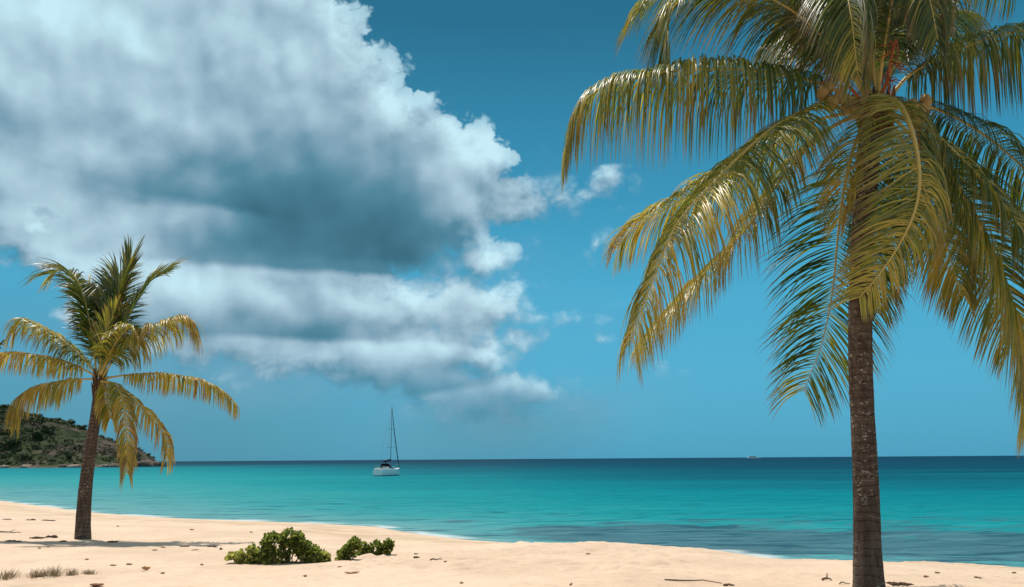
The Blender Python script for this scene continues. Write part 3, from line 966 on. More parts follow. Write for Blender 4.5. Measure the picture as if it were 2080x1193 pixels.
# ---- the small palm on the left
c0 = ground(168, 1095)
Y1 = c0.y
PX1 = FPX / Y1
small = empty("palm_tree", c0, "short young palm with upright green top fronds, left on the beach", "palm tree")
tp = pal(Y1, [(168, 1105, 0), (169, 1060, 0), (173, 1000, 0), (180, 940, 0), (189, 880, 0), (198, 820, .02), (204, 770, .03)])
trunk_mesh(small, tp, [(0, 16 / PX1), (.1, 14 / PX1), (0.35, 12.3 / PX1), (0.7, 10.5 / PX1), (1, 10 / PX1)], 0.09, 11)
CR1 = at_y(203, 770, Y1)
SMALL = [
    dict(p=[(197, 765, .05), (186, 680, .05), (172, 610, .05), (154, 566, .1), (132, 548, .1), (106, 556, .1)], L=1.49, d=.30, a=.24, spread=66, wind=.0, n=128),
    dict(p=[(204, 765, .1), (222, 680, .2), (240, 600, .25), (253, 565, .3), (266, 530, .3)], L=1.42, d=.05, a=.12, spread=38, wind=.0, n=148, fan=.9),
    dict(p=[(207, 765, .1), (240, 690, .3), (272, 625, .4), (298, 580, .5), (334, 552, .5)], L=1.35, d=.15, a=.2, spread=46, wind=.0, n=128),
    dict(p=[(200, 765, .2), (205, 680, .5), (198, 620, .8), (180, 585, 1.0)], L=1.28, d=.25, a=.20, spread=50, wind=.0, n=102),
    dict(p=[(204, 765, .2), (216, 680, .6), (232, 600, .9), (240, 560, 1.1)], L=1.28, d=.2, a=.16, spread=50, wind=.0, n=102),
    dict(p=[(206, 767, -.05), (246, 715, -.2), (290, 680, -.3), (335, 656, -.35), (372, 646, -.35), (392, 670, -.35)], L=1.35, d=1.1, a=.82, ag=.22, spread=62, n=128, wind=.0),
    dict(p=[(207, 770, 0), (260, 762, 0), (320, 760, .0), (390, 768, 0), (440, 786, 0), (478, 820, 0)], L=0.99, d=1.8, a=.82, ag=.22, spread=62, n=128, wind=.1),
    dict(p=[(207, 774, -.05), (250, 795, -.3), (295, 835, -.45), (328, 875, -.5), (340, 905, -.5), (337, 930, -.5)], L=0.90, d=1.0, a=.82, ag=.22, spread=60, n=90, wind=.1),
    dict(p=[(205, 775, -.1), (232, 780, -.5), (248, 810, -.8), (256, 870, -.95), (258, 920, -.95), (257, 960, -.9)], L=0.84, d=.9, a=.82, ag=.22, spread=58, n=96, wind=.0, rib=.038),
    dict(p=[(205, 776, -.05), (214, 790, -.35), (220, 830, -.6), (224, 850, -.65)], L=0.78, d=.9, a=.82, ag=.22, spread=55, n=60, wind=.0),
    dict(p=[(198, 770, 0), (150, 772, -.1), (100, 782, -.2), (60, 796, -.25), (38, 818, -.25), (36, 842, -.25)], L=1.21, d=1.8, a=.82, ag=.22, spread=64, n=128, wind=.1),
    dict(p=[(198, 765, 0), (150, 742, .1), (95, 726, .1), (40, 718, .2), (-15, 724, .2), (-40, 750, .2)], L=1.06, d=1.5, a=.82, ag=.22, spread=62, n=121, wind=.1),
    dict(p=[(198, 762, .05), (165, 725, .2), (125, 690, .3), (80, 662, .4), (45, 648, .4), (28, 672, .4)], L=1.11, d=1.2, a=.58, spread=60, n=121, wind=.1),
    dict(p=[(203, 765, -.1), (220, 725, -.4), (240, 690, -.6), (265, 665, -.8), (282, 685, -.95)], L=1.06, d=.8, a=.50, spread=52, n=94, wind=.0),
    dict(p=[(202, 765, -.05), (206, 715, -.15), (216, 670, -.2), (238, 628, -.25)], L=0.78, d=.15, a=.50, spread=32, n=67, wind=.0),
]
for i, q in enumerate(SMALL):
    kw = {k: v for k, v in q.items() if k not in ('p', 'L', 'd', 'a')}
    kw.setdefault('rib', .034)
    frond(small, pal(Y1, q['p']), CR1, q['L'], q['d'], q['a'], seed=300 + i, width=0.042 if i < 5 else 0.034, tail=.25, **kw)
mb = MB()
for k in range(16):
    a = 2 * math.pi * k / 16
    z0 = CR1.z - 0.62 + 0.22 * (k % 3)
    p0 = Vector((CR1.x + math.cos(a) * .10 - .02, CR1.y + math.sin(a) * .10, z0))
    p2 = Vector((CR1.x + math.cos(a) * .22, CR1.y + math.sin(a) * .22, z0 + .5))
    mb.tube([p0, (p0 + p2) / 2 + Vector((0, 0, .05)), p2], [0.06, 0.055, 0.02], 6, flat=.4)
mb.build("leaf_sheath", m_fibre, small)


# ------------------------------------------------------------------ headland
m_hill, N, out = material("headland_ground")
geo = N.n('ShaderNodeNewGeometry').outputs['Position']
px_, py_, pz_ = N.sep(geo)
n1 = N.noise(N.mapping(geo, sc=(0.045, 0.03, 0.14)), 1.0, 5, 0.6)
n2 = N.noise(N.mapping(geo, sc=(0.22, 0.15, 0.55)), 1.0, 5, 0.65)
c = N.mix(N.rng(n2, 0.36, 0.64), (0.032, 0.025, 0.019), (0.135, 0.104, 0.078))
c = N.mix(N.rng(n1, 0.62, 0.74), c, (0.17, 0.135, 0.10))
green = N.mix(N.rng(n2, 0.35, 0.65), (0.026, 0.040, 0.018), (0.066, 0.078, 0.034))
gm = N.math('ADD', n1, N.rng(px_, -300, -215, 0.16, -0.12, False))
c = N.mix(N.rng(gm, 0.36, 0.54), c, green)
c = N.mix(N.math('MULTIPLY', N.rng(N.math('MULTIPLY_ADD', n2, 2.5, pz_), 1.6, 2.4, 1, 0), 0.6), c, (0.20, 0.145, 0.105))
N.put(out.inputs[0], principled(N, c, 0.95, 0.1, bump(N, n2, 0.9, 1.6)).outputs[0])

YR, YFOOT = 500.0, 425.0
ridge_px = [(-700, 700), (-400, 735), (-200, 785), (-80, 815), (0, 832), (35, 838), (69, 843), (121, 855), (173, 868), (208, 885), (230, 892), (268, 904),
            (298, 916), (324, 932), (340, 944), (352, 960)]
rx = np.array([p[0] for p in ridge_px], float)
rz = np.array([at_y(p[0], p[1], YR).z for p in ridge_px])


def head_z(X, Y):
    p = 1040 + FPX * X / np.where(Y > YR, Y, YR)
    top = np.interp(p, rx, rz)
    # the foot winds a little along the water
    yf = YFOOT + 5 * fbm(X * 0.03, X * 0 + 3.3, 3, 61) + np.clip((X + 235) / 50, 0, 1) * 22
    u = np.clip((Y - yf) / (YR - yf), 0, 1)
    back = np.clip(1 - (Y - YR) / 180.0, 0, 1)
    prof = np.sin(u * np.pi / 2) ** 0.9
    nz = 1.6 * fbm(X * 0.06, Y * 0.06, 4, 51) + 0.8 * np.abs(fbm(X * 0.25, Y * 0.25, 3, 57))
    terr = 0.5 * np.sin((top * prof) * 1.3 + 2 * fbm(X * 0.04, Y * 0.04, 2, 59))
    z = top * prof * back + (nz - 0.5 + terr) * np.clip(top / 14, 0.12, 1) * np.clip(u * 4, 0, 1)
    land = top * prof * back
    return np.where((Y < yf) | (land < np.where(u > 0.5, 0.7, 0.0)), -1.0, z - 0.15)


headland = grid_mesh("headland", np.arange(-620, -196, 1.6), np.arange(410, 640, 1.6), head_z, m_hill)


def head_at(x, y):
    return float(head_z(np.array([x]), np.array([y]))[0])


m_scrub, N, out = material("scrub_foliage")
at = N.n('ShaderNodeAttribute', attribute_name="leaf").outputs['Color']
lr, lg_, la = N.sep(at)
c = N.ramp(lr, [(0, (0.036, 0.055, 0.025)), (0.4, (0.072, 0.090, 0.036)), (0.75, (0.125, 0.122, 0.058)), (1.0, (0.17, 0.135, 0.08))])
N.put(out.inputs[0], principled(N, c, 0.8, 0.2).outputs[0])


def leaf_cloud(mb, c, r, count, size, rnd, tone=(0.1, 0.6)):
    """many small leaf faces spread through an uneven crown"""
    c = Vector(c)
    lob = [(Vector((rnd.uniform(-.6, .6) * r[0], rnd.uniform(-.6, .6) * r[1], rnd.uniform(-.35, .6) * r[2])), rnd.uniform(.4, .62)) for _ in range(7)]
    for k in range(count):
        lc, lr = rnd.choice(lob)
        d = Vector((rnd.gauss(0, 1), rnd.gauss(0, 1), rnd.gauss(0, 1))).normalized() * rnd.uniform(0.5, 1.0)
        p = c + lc + Vector((d.x * r[0] * lr, d.y * r[1] * lr, d.z * r[2] * lr))
        n = (d + Vector((rnd.uniform(-.7, .7), rnd.uniform(-.7, .7), rnd.uniform(-.2, .9)))).normalized()
        a = n.orthogonal().normalized()
        b = n.cross(a)
        s = size * rnd.uniform(.6, 1.3)
        th = rnd.uniform(0, 6.28)
        a, b = a * math.cos(th) + b * math.sin(th), b * math.cos(th) - a * math.sin(th)
        t = min(1, max(0, rnd.uniform(*tone)))
        mb.add([p - a * s, p - b * s * .55, p + a * s, p + b * s * .55], [(0, 1, 2, 3)], [(t, .5, .5)] * 4)


rnd = random.Random(21)
mb = MB()
for k in range(3400):
    x = rnd.uniform(-400, -190)
    y = YFOOT + rnd.random() ** 1.2 * 85
    z = head_at(x, y)
    if z < 1.2:
        continue
    gm = mnoise.noise(Vector((x * .025, y * .03, 4.0))) + np.interp(x, [-305, -205], [.55, -.25])
    if rnd.random() > 0.50 + gm + (0.3 if z < 12 and x < -255 else 0):
        continue
    r = rnd.uniform(0.7, 1.9) * (1.3 if x < -262 else .75)
    leaf_cloud(mb, (x, y, z + r * .4), (r * 1.2, r * 1.2, r * .85), 34, r * .34, rnd, (0.05, 0.95) if rnd.random() < .4 else (0.0, 0.5))
o = mb.build("scrub", m_scrub, smooth=False)
o['kind'] = 'stuff'

m_dbark = simple_mat("tree_bark", (0.06, 0.045, 0.035), (0.12, 0.09, 0.07), 3, 0.9, 0.1)


def hill_tree(px, py_top, y, h, w, label, seed, group):
    rr = random.Random(seed)
    x = ray(px, py_top)
    x = x.x / x.y * y
    h, w = h * .68, w * .8
    z = head_at(x, y)
    o = empty("hill_tree", (x, y, z - .3), label, "tree", group)
    m = MB()
    m.tube([(x, y, z - .3), (x + .2, y, z + h * .35), (x + rr.uniform(-.4, .4), y, z + h * .7)], [.32, .24, .1], 6)
    for q in range(4):
        a = q * 1.6 + rr.random()
        m.tube([(x + .15, y, z + h * .35), (x + math.cos(a) * w * .35, y + math.sin(a) * w * .35, z + h * .68)], [.14, .05], 5)
    m.build("trunk", m_dbark, o)
    m = MB()
    leaf_cloud(m, (x, y, z + h * .46), (w * 1.1, w * 1.1, h * .5), 620, h * .10, rr, (0.0, 0.42))
    m.build("crown", m_scrub, o, smooth=False)


HG = "trees on the headland"
for args in [(120, 850, 498, 6.0, 3.6, "round dark tree on the headland ridge, highest of three by the palm trunk", 1),
             (144, 858, 498, 5.0, 3.4, "round dark tree in the middle of the three on the headland ridge", 2),
             (168, 864, 497, 5.0, 3.2, "round dark tree on the ridge just left of the small palm's trunk", 3),
             (76, 842, 498, 6.5, 4.5, "broad dark tree on the ridge between the palm frond tip and the row of three", 4),
             (20, 838, 498, 5.5, 4.5, "tall dark tree at the top of the headland beside the photo's left edge", 5),
             (70, 905, 455, 9.0, 5.5, "big dark green tree halfway down the headland slope", 6),
             (98, 880, 470, 9.0, 4.0, "upright deep green tree above the big dark one on the slope", 7),
             (140, 925, 438, 7.0, 3.2, "narrow dark tree low on the headland, just left of the small palm's trunk", 8),
             (28, 915, 445, 8.0, 6.0, "wide olive tree low on the headland near the photo's left edge", 9),
             (50, 940, 433, 5.5, 4.0, "low bushy tree right above the pale shore of the headland", 10)]:
    hill_tree(*args, HG)

m_rock, N, out = material("shore_rock")
co = N.n('ShaderNodeTexCoord').outputs['Object']
nz = N.noise(co, 0.8, 5, 0.6)
N.put(out.inputs[0], principled(N, N.mix(N.rng(nz, .35, .65), (0.05, 0.04, 0.035), (0.22, 0.165, 0.13)), .9, .2, bump(N, nz, .8, .4)).outputs[0])
m_prock = simple_mat("pale_rock", (0.34, 0.27, 0.21), (0.20, 0.15, 0.12), 0.8, .9, .2, .8, .4)
RK = [(14, 948, 2.2, 'p'), (66, 947, 3.0, 'p'), (78, 949, 1.8, 'd'), (98, 946, 2.6, 'p'), (112, 948, 1.6, 'p'), (128, 949, 2.0, 'd'), (150, 948, 2.2, 'p'),
      (212, 947, 2.0, 'p'), (232, 948, 2.2, 'd'), (282, 944, 3.0, 'd'), (298, 942, 3.4, 'd'), (312, 944, 3.0, 'd'), (322, 946, 2.4, 'd'), (304, 947, 2.0, 'd')]
for k, (px, py, s, kind) in enumerate(RK):
    y = YFOOT + (3 if px < 240 else 22)
    d = ray(px, py)
    x = d.x / d.y * y
    mb = MB()
    mb.ellipsoid((x, y, 0.3), (s * 1.7, s * 1.2, s * (.9 if kind == 'd' else .55)), 12, 8, Matrix.Rotation(k * 1.1, 3, 'Z'), .5)
    o = mb.build("rock", m_prock if kind == 'p' else m_rock, origin=(x, y, 0))
    tag(o, "pale boulder at the waterline of the headland" if kind == 'p' else "dark boulder at the waterline of the headland", "rock",
        "pale rocks at the foot of the headland" if kind == 'p' else "dark rocks at the foot of the headland")

# ------------------------------------------------------------------ sailing boat
def flat_mat(name, c, rough=0.4, spec=0.4, metallic=0.0):
    m, N, out = material(name)
    co = N.n('ShaderNodeTexCoord').outputs['Object']
    nz = N.noise(co, 3.0, 3, .6)
    N.put(out.inputs[0], principled(N, N.mix(N.math('MULTIPLY', nz, .35), c, tuple(x * .8 for x in c)), rough, spec, None, metallic).outputs[0])
    return m


m_white = flat_mat("white_gelcoat", (0.87, 0.88, 0.88), .3)
m_deck = flat_mat("deck_cream", (0.74, 0.73, 0.68), .6)
m_navy = flat_mat("navy_canvas", (0.012, 0.02, 0.06), .8)
m_alu = flat_mat("mast_metal", (0.16, 0.21, 0.24), .4, .4, .3)
m_boot = flat_mat("dark_antifouling", (0.01, 0.03, 0.045), .5)
m_glass = flat_mat("dark_window", (0.01, 0.015, 0.02), .1, .6)

bp = at_z(789, 966.5, 0.0)
th = R(19)
FWD, STB = Vector((math.sin(th), math.cos(th), 0)), Vector((math.cos(th), -math.sin(th), 0))


def bt(x, y, z):
    """boat coordinates: x forward from amidships, y to starboard, z up"""
    return Vector((bp.x, bp.y, 0)) + FWD * x + STB * y + Vector((0, 0, z))


boat = empty("sailboat", (bp.x, bp.y, 0), "white sailing boat with bare mast anchored on the turquoise water", "sailboat")
LB, ST = 8.2, 14
hb = lambda s: 1.32 * (min(1, 0.70 + 0.95 * s) if s < .35 else max(0.0, 1 - ((s - .35) / .65) ** 2.3)) + .015
sh_z = lambda s: 1.12 + .28 * s * s - .10 * s
mb, boot = MB(), MB()
prof = [(1.0, 1.0), (.98, .55), (.93, .2), (.90, .10)]
ring = []
for i in range(ST + 1):
    s = i / ST
    x = (s - .5) * LB + (.25 if i == ST else 0)
    b, h = hb(s), sh_z(s)
    ring.append([bt(x, sgn * b * pb, h * pz) for sgn in (1, -1) for pb, pz in (prof if sgn > 0 else prof[::-1])])
n_ = len(ring[0])
vs = [p for r_ in ring for p in r_]
fs = []
for i in range(ST):
    for k in range(n_ - 1):
        if k == 3:
            continue
        fs.append((i * n_ + k, i * n_ + k + 1, (i + 1) * n_ + k + 1, (i + 1) * n_ + k))
fs.append(tuple(range(n_)))
mb.add(vs, fs)
hull = mb.build("hull", m_white, boat, smooth=False)
ring = []
for i in range(ST + 1):
    s = i / ST
    x = (s - .5) * LB + (.15 if i == ST else 0)
    b = hb(s) * .905
    ring.append([bt(x, b, .115), bt(x, b * .9, -.25), bt(x, -b * .9, -.25), bt(x, -b, .115)])
vs = [p for r_ in ring for p in r_]
fs = [(i * 4 + k, i * 4 + k + 1, i * 4 + 4 + k + 1, i * 4 + 4 + k) for i in range(ST) for k in range(3)] + [(0, 1, 2, 3)]
boot.add(vs, fs)
boot.build("waterline_stripe", m_boot, boat, smooth=False)
mb = MB()
dk = []
for i in range(ST + 1):
    s = i / ST
    x = (s - .5) * LB + (.25 if i == ST else 0)
    dk += [bt(x, hb(s) * .97, sh_z(s) - .02), bt(x, 0, sh_z(s) + .05), bt(x, -hb(s) * .97, sh_z(s) - .02)]
mb.add(dk, [(i * 3 + k, i * 3 + k + 1, i * 3 + 4 + k, i * 3 + 3 + k) for i in range(ST) for k in range(2)])
mb.build("deck", m_deck, boat)
mb = MB()
cab = []
for x, w, z in [(-.9, .92, 1.62), (.2, .88, 1.62), (1.3, .70, 1.52), (2.2, .42, 1.34)]:
    cab += [bt(x, w, 1.1), bt(x, w * .85, z), bt(x, -w * .85, z), bt(x, -w, 1.1)]
mb.add(cab, [(i * 4 + k, i * 4 + k + 1, i * 4 + 5 + k, i * 4 + 4 + k) for i in range(3) for k in range(3)] + [(0, 1, 2, 3), (15, 14, 13, 12)])
cabin = mb.build("cabin", m_white, boat, smooth=False)
for sgn in (1, -1):
    mb = MB()
    mb.box(bt(.1, sgn * .90, 1.36), (.9, .03, .16), Matrix.Rotation(math.pi / 2 - th, 3, 'Z'))
    o = mb.build("cabin_window", m_glass, None, smooth=False)
    o.data.transform(Matrix.Translation(-Vector(boat.location)))
    o.parent = cabin
for sgn in (1, -1):
    mb = MB()
    mb.add([bt(-3.9, sgn * .85, 1.05), bt(-.9, sgn * 1.0, 1.1), bt(-.9, sgn * .9, 1.45), bt(-3.9, sgn * .78, 1.35),
            bt(-3.9, sgn * .65, 1.05), bt(-.9, sgn * .8, 1.1), bt(-.9, sgn * .75, 1.45), bt(-3.9, sgn * .62, 1.35)],
           [(0, 1, 2, 3), (4, 7, 6, 5), (3, 2, 6, 7), (0, 3, 7, 4), (1, 5, 6, 2)])
    mb.build("coaming", m_white, boat, smooth=False)
mb = MB()                                                     # spray hood over the companionway
hood = []
for x, z, w in [(-1.5, 2.18, .95), (-1.1, 2.22, .95), (-.5, 1.98, .9), (-.1, 1.62, .85)]:
    hood += [bt(x, w, 1.35), bt(x, w * .85, z - .12), bt(x, 0, z), bt(x, -w * .85, z - .12), bt(x, -w, 1.35)]
mb.add(hood, [(i * 5 + k, i * 5 + k + 1, i * 5 + 6 + k, i * 5 + 5 + k) for i in range(3) for k in range(4)])
mb.build("spray_hood", m_navy, boat)
MX, MT = 0.75, 12.6
mb = MB()
mb.tube([bt(MX, 0, 1.4), bt(MX, 0, 6), bt(MX, 0, MT)], [.065, .06, .05], 8)
mast = mb.build("mast", m_alu, boat)
for z in (5.0, 8.3):
    mb = MB()
    mb.tube([bt(MX, -.75, z), bt(MX, .75, z)], .03, 6)
    o = mb.build("spreader", m_alu, None)
    o.data.transform(Matrix.Translation(-Vector(boat.location)))
    o.parent = mast
mb = MB()
mb.tube([bt(MX - .1, 0, 2.5), bt(MX - 3.3, 0, 2.35)], .06, 6)
boom = mb.build("boom", m_alu, boat)
mb = MB()
mb.tube([bt(MX - .15, 0, 2.75), bt(MX - 1.5, 0, 2.62), bt(MX - 3.1, 0, 2.46)], [.19, .16, .08], 8, flat=1.3)
mb.build("furled_mainsail", m_navy, boat)
mb = MB()
mb.tube([bt(LB / 2 + .1, 0, 1.5), bt(LB / 2 - .5, 0, 2.9), bt(MX + 1.2, 0, 7.8), bt(MX + .05, 0, MT - .25)], [.05, .085, .07, .02], 6)
mb.build("furled_headsail", m_navy, boat)
for ends, nm in [((bt(-LB / 2, 0, 1.1), bt(MX, 0, MT)), "backstay"), ((bt(MX - .1, 1.2, 1.2), bt(MX, .75, 5.0)), "shroud"), ((bt(MX, .75, 5.0), bt(MX, 0, MT - .2)), "shroud"),
                 ((bt(MX - .1, -1.2, 1.2), bt(MX, -.75, 5.0)), "shroud"), ((bt(MX, -.75, 5.0), bt(MX, 0, MT - .2)), "shroud")]:
    mb = MB()
    mb.tube(ends, .012, 4)
    mb.build(nm, m_alu, boat)
for rail in ([bt(-LB / 2 + .9, 1.1, 1.75), bt(-LB / 2 + .05, .8, 1.75), bt(-LB / 2 + .05, -.8, 1.75), bt(-LB / 2 + .9, -1.1, 1.75)], [bt(LB / 2 - .9, .5, 1.9), bt(LB / 2 + .1, 0, 1.98), bt(LB / 2 - .9, -.5, 1.9)]):
    mb = MB()
    mb.tube(rail, .02, 5)
    for p in rail:
        mb.tube([p, p - Vector((0, 0, .65))], .018, 5)
    mb.build("rail", m_alu, boat)

# ------------------------------------------------------------------ motor yacht near the horizon
d = ray(1530, 928)
YY = 2300.0
yx = d.x / d.y * YY
m_far = flat_mat("pale_ship_paint", (0.72, 0.80, 0.82), .5)
m_farw = flat_mat("ship_window_band", (0.06, 0.16, 0.22), .3)
yacht = empty("motor_yacht", (yx, YY, 0), "tiny pale motor yacht far out on the horizon, left of the big palm trunk", "motor yacht")
mb = MB()
hs = [(-21, 3.2, 2.6), (-10, 3.8, 2.5), (5, 3.8, 2.9), (16, 2.2, 3.5), (22, .1, 4.0)]
vs = []
for x, b, z in hs:
    vs += [(yx + x, YY - b, z), (yx + x * .95, YY - b * .85, -.5), (yx + x * .95, YY + b * .85, -.5), (yx + x, YY + b, z)]
mb.add(vs, [(i * 4 + k, i * 4 + (k + 1) % 4, i * 4 + 4 + (k + 1) % 4, i * 4 + 4 + k) for i in range(4) for k in range(4)] + [(0, 1, 2, 3)])
mb.build("hull", m_far, yacht, smooth=False)
for nm, (x0, x1, z0, z1, w), mt in [("cabin", (-14, 9, 2.6, 4.2, 3.0), m_far), ("window_band", (-13, 8.4, 4.2, 5.3, 2.8), m_farw), ("flybridge", (-12, 5, 5.3, 6.2, 2.6), m_far)]:
    mb = MB()
    mb.add([(yx + x, YY + y, z) for x, z in ((x0, z0), (x1, z0), (x1 - 2.0, z1), (x0 + .8, z1)) for y in (-w, w)],
           [(0, 2, 4, 6), (1, 7, 5, 3), (0, 1, 3, 2), (2, 3, 5, 4), (4, 5, 7, 6), (6, 7, 1, 0)])
    mb.build(nm, mt, yacht, smooth=False)
mb = MB()
mb.tube([(yx - 4, YY, 6.2), (yx - 4.6, YY, 9.5)], [.25, .12], 6)
mb.build("mast", m_far, yacht)

# ------------------------------------------------------------------ beach plants
m_bleaf, N, out = material("bush_leaf")
at = N.n('ShaderNodeAttribute', attribute_name="leaf").outputs['Color']
lr, lg_, la = N.sep(at)
c = N.ramp(lr, [(0, (0.090, 0.125, 0.036)), (0.45, (0.200, 0.235, 0.070)), (0.8, (0.42, 0.41, 0.16)), (1, (0.58, 0.52, 0.27))])
b = principled(N, c, 0.35, 0.45)
tr = N.n('ShaderNodeBsdfTranslucent')
N.put(tr.inputs[0], N.vmath('MULTIPLY', c, (1.4, 1.45, .7)))
mx = N.n('ShaderNodeMixShader')
mx.inputs[0].default_value = .5
N.put(mx.inputs[1], b.outputs[0])
N.put(mx.inputs[2], tr.outputs[0])
N.put(out.inputs[0], mx.outputs[0])
m_stem = simple_mat("bush_stem", (0.13, 0.085, 0.05), (0.22, 0.16, 0.09), 20, .8, .2)


def rosette(mb, c, axis, r, rnd, tone):
    axis = axis.normalized()
    a = axis.orthogonal().normalized()
    b = axis.cross(a)
    n = rnd.randint(9, 13)
    for k in range(n):
        ph = 2.4 * k + rnd.uniform(-.3, .3)
        tl = rnd.uniform(.25, 1.15)
        d = ((a * math.cos(ph) + b * math.sin(ph)) * math.sin(tl) + axis * math.cos(tl)).normalized()
        s = axis.cross(d)
        s = s.normalized() if s.length > 1e-3 else a
        L, w = r * rnd.uniform(.8, 1.2), r * rnd.uniform(.22, .31)
        u = d.cross(s)
        pr = [(0, .12, 0), (.4, .6, .03), (.75, 1, .02), (.93, .75, -.04), (1.02, .2, -.09)]
        vs, fs = [], []
        for t, q, zz in pr:
            p = c + d * L * t + u * (-zz * L)
            vs += [p - s * w * q + u * (-.0), p - u * (.10 * w * q), p + s * w * q]
        for i in range(4):
            fs += [(i * 3, i * 3 + 1, i * 3 + 4, i * 3 + 3), (i * 3 + 1, i * 3 + 2, i * 3 + 5, i * 3 + 4)]
        t = min(1, max(0, tone + rnd.gauss(0, .22)))
        mb.add(vs, fs, [(t, .5, .5)] * len(vs))


def bush(base_px, lobes, label, seed, r=.112, group="low green bushes on the sand"):
    rnd = random.Random(seed)
    g = ground(*base_px)
    k = FPX / g.y
    root = empty("beach_bush", g, label, "bush", group)
    lv, st = MB(), MB()
    rr_ = len(lobes) > 6
    for (px, py, rad, n, tone) in lobes:
        c = at_y(px, py + (8 if rr_ else 4), g.y)
        rad = rad * 1.0
        c.z = max(c.z, g.z + .05)
        for q in range(int(n * 2.3)):
            d = Vector((rnd.gauss(0, 1), rnd.gauss(0, 1), rnd.gauss(0, 1) * .9 + .1)).normalized()
            p = c + Vector((d.x * rad / k, d.y * rad / k * .95, d.z * rad / k * .95)) * rnd.uniform(.55, 1)
            p.z = max(p.z, sand_at(p.x, p.y) + .03)
            rosette(lv, p, d + Vector((0, -.25, .75)), r * rnd.uniform(.75, 1.1), rnd, tone)
            if q % 12 == 0:
                f = Vector((g.x + (c.x - g.x) * .55, g.y + rnd.uniform(-.1, .1), 0))
                f.z = sand_at(f.x, f.y) - .02
                st.tube([f, (f + p) / 2 + Vector((0, 0, -.03)), p], [.014, .011, .007], 5)
    xa, xb = min(l[0] for l in lobes), max(l[0] for l in lobes)
    run = [at_y(xa + (xb - xa) * u, 1140, g.y) for u in (.1, .3, .5, .7, .9)]
    for p in run:
        p.z = sand_at(p.x, p.y) + .004
    run[2] = Vector(g)
    st.tube(run, [.008, .014, .018, .014, .008], 5)
    lv.build("foliage", m_bleaf, root)
    st.build("stems", m_stem, root)


bush((578, 1143), [(505, 1124, 18, 10, .66), (528, 1118, 20, 11, .58), (556, 1102, 19, 15, .34), (592, 1092, 22, 20, .30), (610, 1104, 18, 12, .42), (628, 1114, 15, 9, .46),
                   (540, 1133, 22, 13, .50), (564, 1128, 20, 12, .42), (643, 1126, 12, 7, .50), (655, 1137, 11, 7, .66), (634, 1138, 9, 4, .62), (472, 1130, 7, 4, .78), (494, 1132, 11, 5, .70)],
     "wide round bush of glossy green leaf rosettes, largest of the plants on the sand", 5)
bush((703, 1138), [(697, 1128, 11, 7, .5), (708, 1120, 11, 7, .42), (718, 1108, 10, 8, .32), (724, 1102, 6, 4, .3)],
     "small upright green bush between the wide bush and the low forked one", 6, .105)
bush((752, 1130), [(742, 1120, 10, 8, .42), (738, 1112, 7, 4, .4), (764, 1116, 13, 10, .38), (782, 1110, 10, 8, .35), (790, 1104, 6, 4, .3)],
     "low forked green bush on the sand, rightmost of the three bushes", 7, .105)

m_grass = simple_mat("dry_grass", (0.42, 0.33, 0.20), (0.24, 0.19, 0.11), 30, .7, .2)
for k, (px, py, w, h, n, lab) in enumerate([(12, 1176, 22, 26, 46, "sparse dry grass tuft at the very left edge of the sand"), (76, 1174, 18, 24, 50, "brownish dry grass tuft, second from the left edge"),
                                         (108, 1172, 18, 26, 54, "fullest dry grass tuft in the row on the left sand"), (146, 1170, 14, 20, 34, "thin dry grass tuft right of the fullest one"),
                                         (180, 1167, 17, 14, 40, "low flattened dry grass tuft at the right end of the row")]):
    rnd = random.Random(60 + k)
    g = ground(px, py)
    kk = FPX / g.y
    mb = MB()
    for q in range(n * 3):
        bx = g + Vector((rnd.gauss(0, .4) * w / kk, rnd.gauss(0, .35) * w / kk, 0))
        bx.z = sand_at(bx.x, bx.y) - .01
        L = h / kk * rnd.uniform(.4, 1.05)
        d = Vector((rnd.gauss(0.15, .4), rnd.gauss(0, .4), 1)).normalized()
        s = Vector((rnd.gauss(0, 1), rnd.gauss(0, 1), 0)).normalized() * .004
        mid = bx + d * L * .55
        e = bx + d * L + Vector((d.x, d.y, -.25)) * L * .25
        mb.add([bx - s, bx + s, mid + s * .8, mid - s * .8, e], [(0, 1, 2, 3), (3, 2, 4)])
    o = mb.build("grass_tuft", m_grass, origin=g)
    tag(o, lab, "grass tuft", "dry grass tufts on the left sand")

# ------------------------------------------------------------------ things washed up on the sand
m_drift = simple_mat("driftwood", (0.16, 0.105, 0.07), (0.28, 0.20, 0.14), 18, .9, .1, .6, .01)
m_weed = simple_mat("dried_weed", (0.05, 0.03, 0.02), (0.15, 0.09, 0.055), 22, .9, .1, .6, .01)
m_weed2 = simple_mat("pale_dried_weed", (0.22, 0.14, 0.085), (0.42, 0.28, 0.18), 22, .9, .1, .6, .01)
m_dleaf = simple_mat("dead_leaf", (0.42, 0.20, 0.07), (0.55, 0.30, 0.13), 16, .6, .3, .4, .01)
m_dleaf2 = simple_mat("tan_leaf", (0.55, 0.33, 0.17), (0.66, 0.43, 0.25), 12, .7, .2, .4, .01)
m_husk = simple_mat("husk", (0.24, 0.10, 0.06), (0.36, 0.18, 0.11), 14, .9, .1, .7, .01)


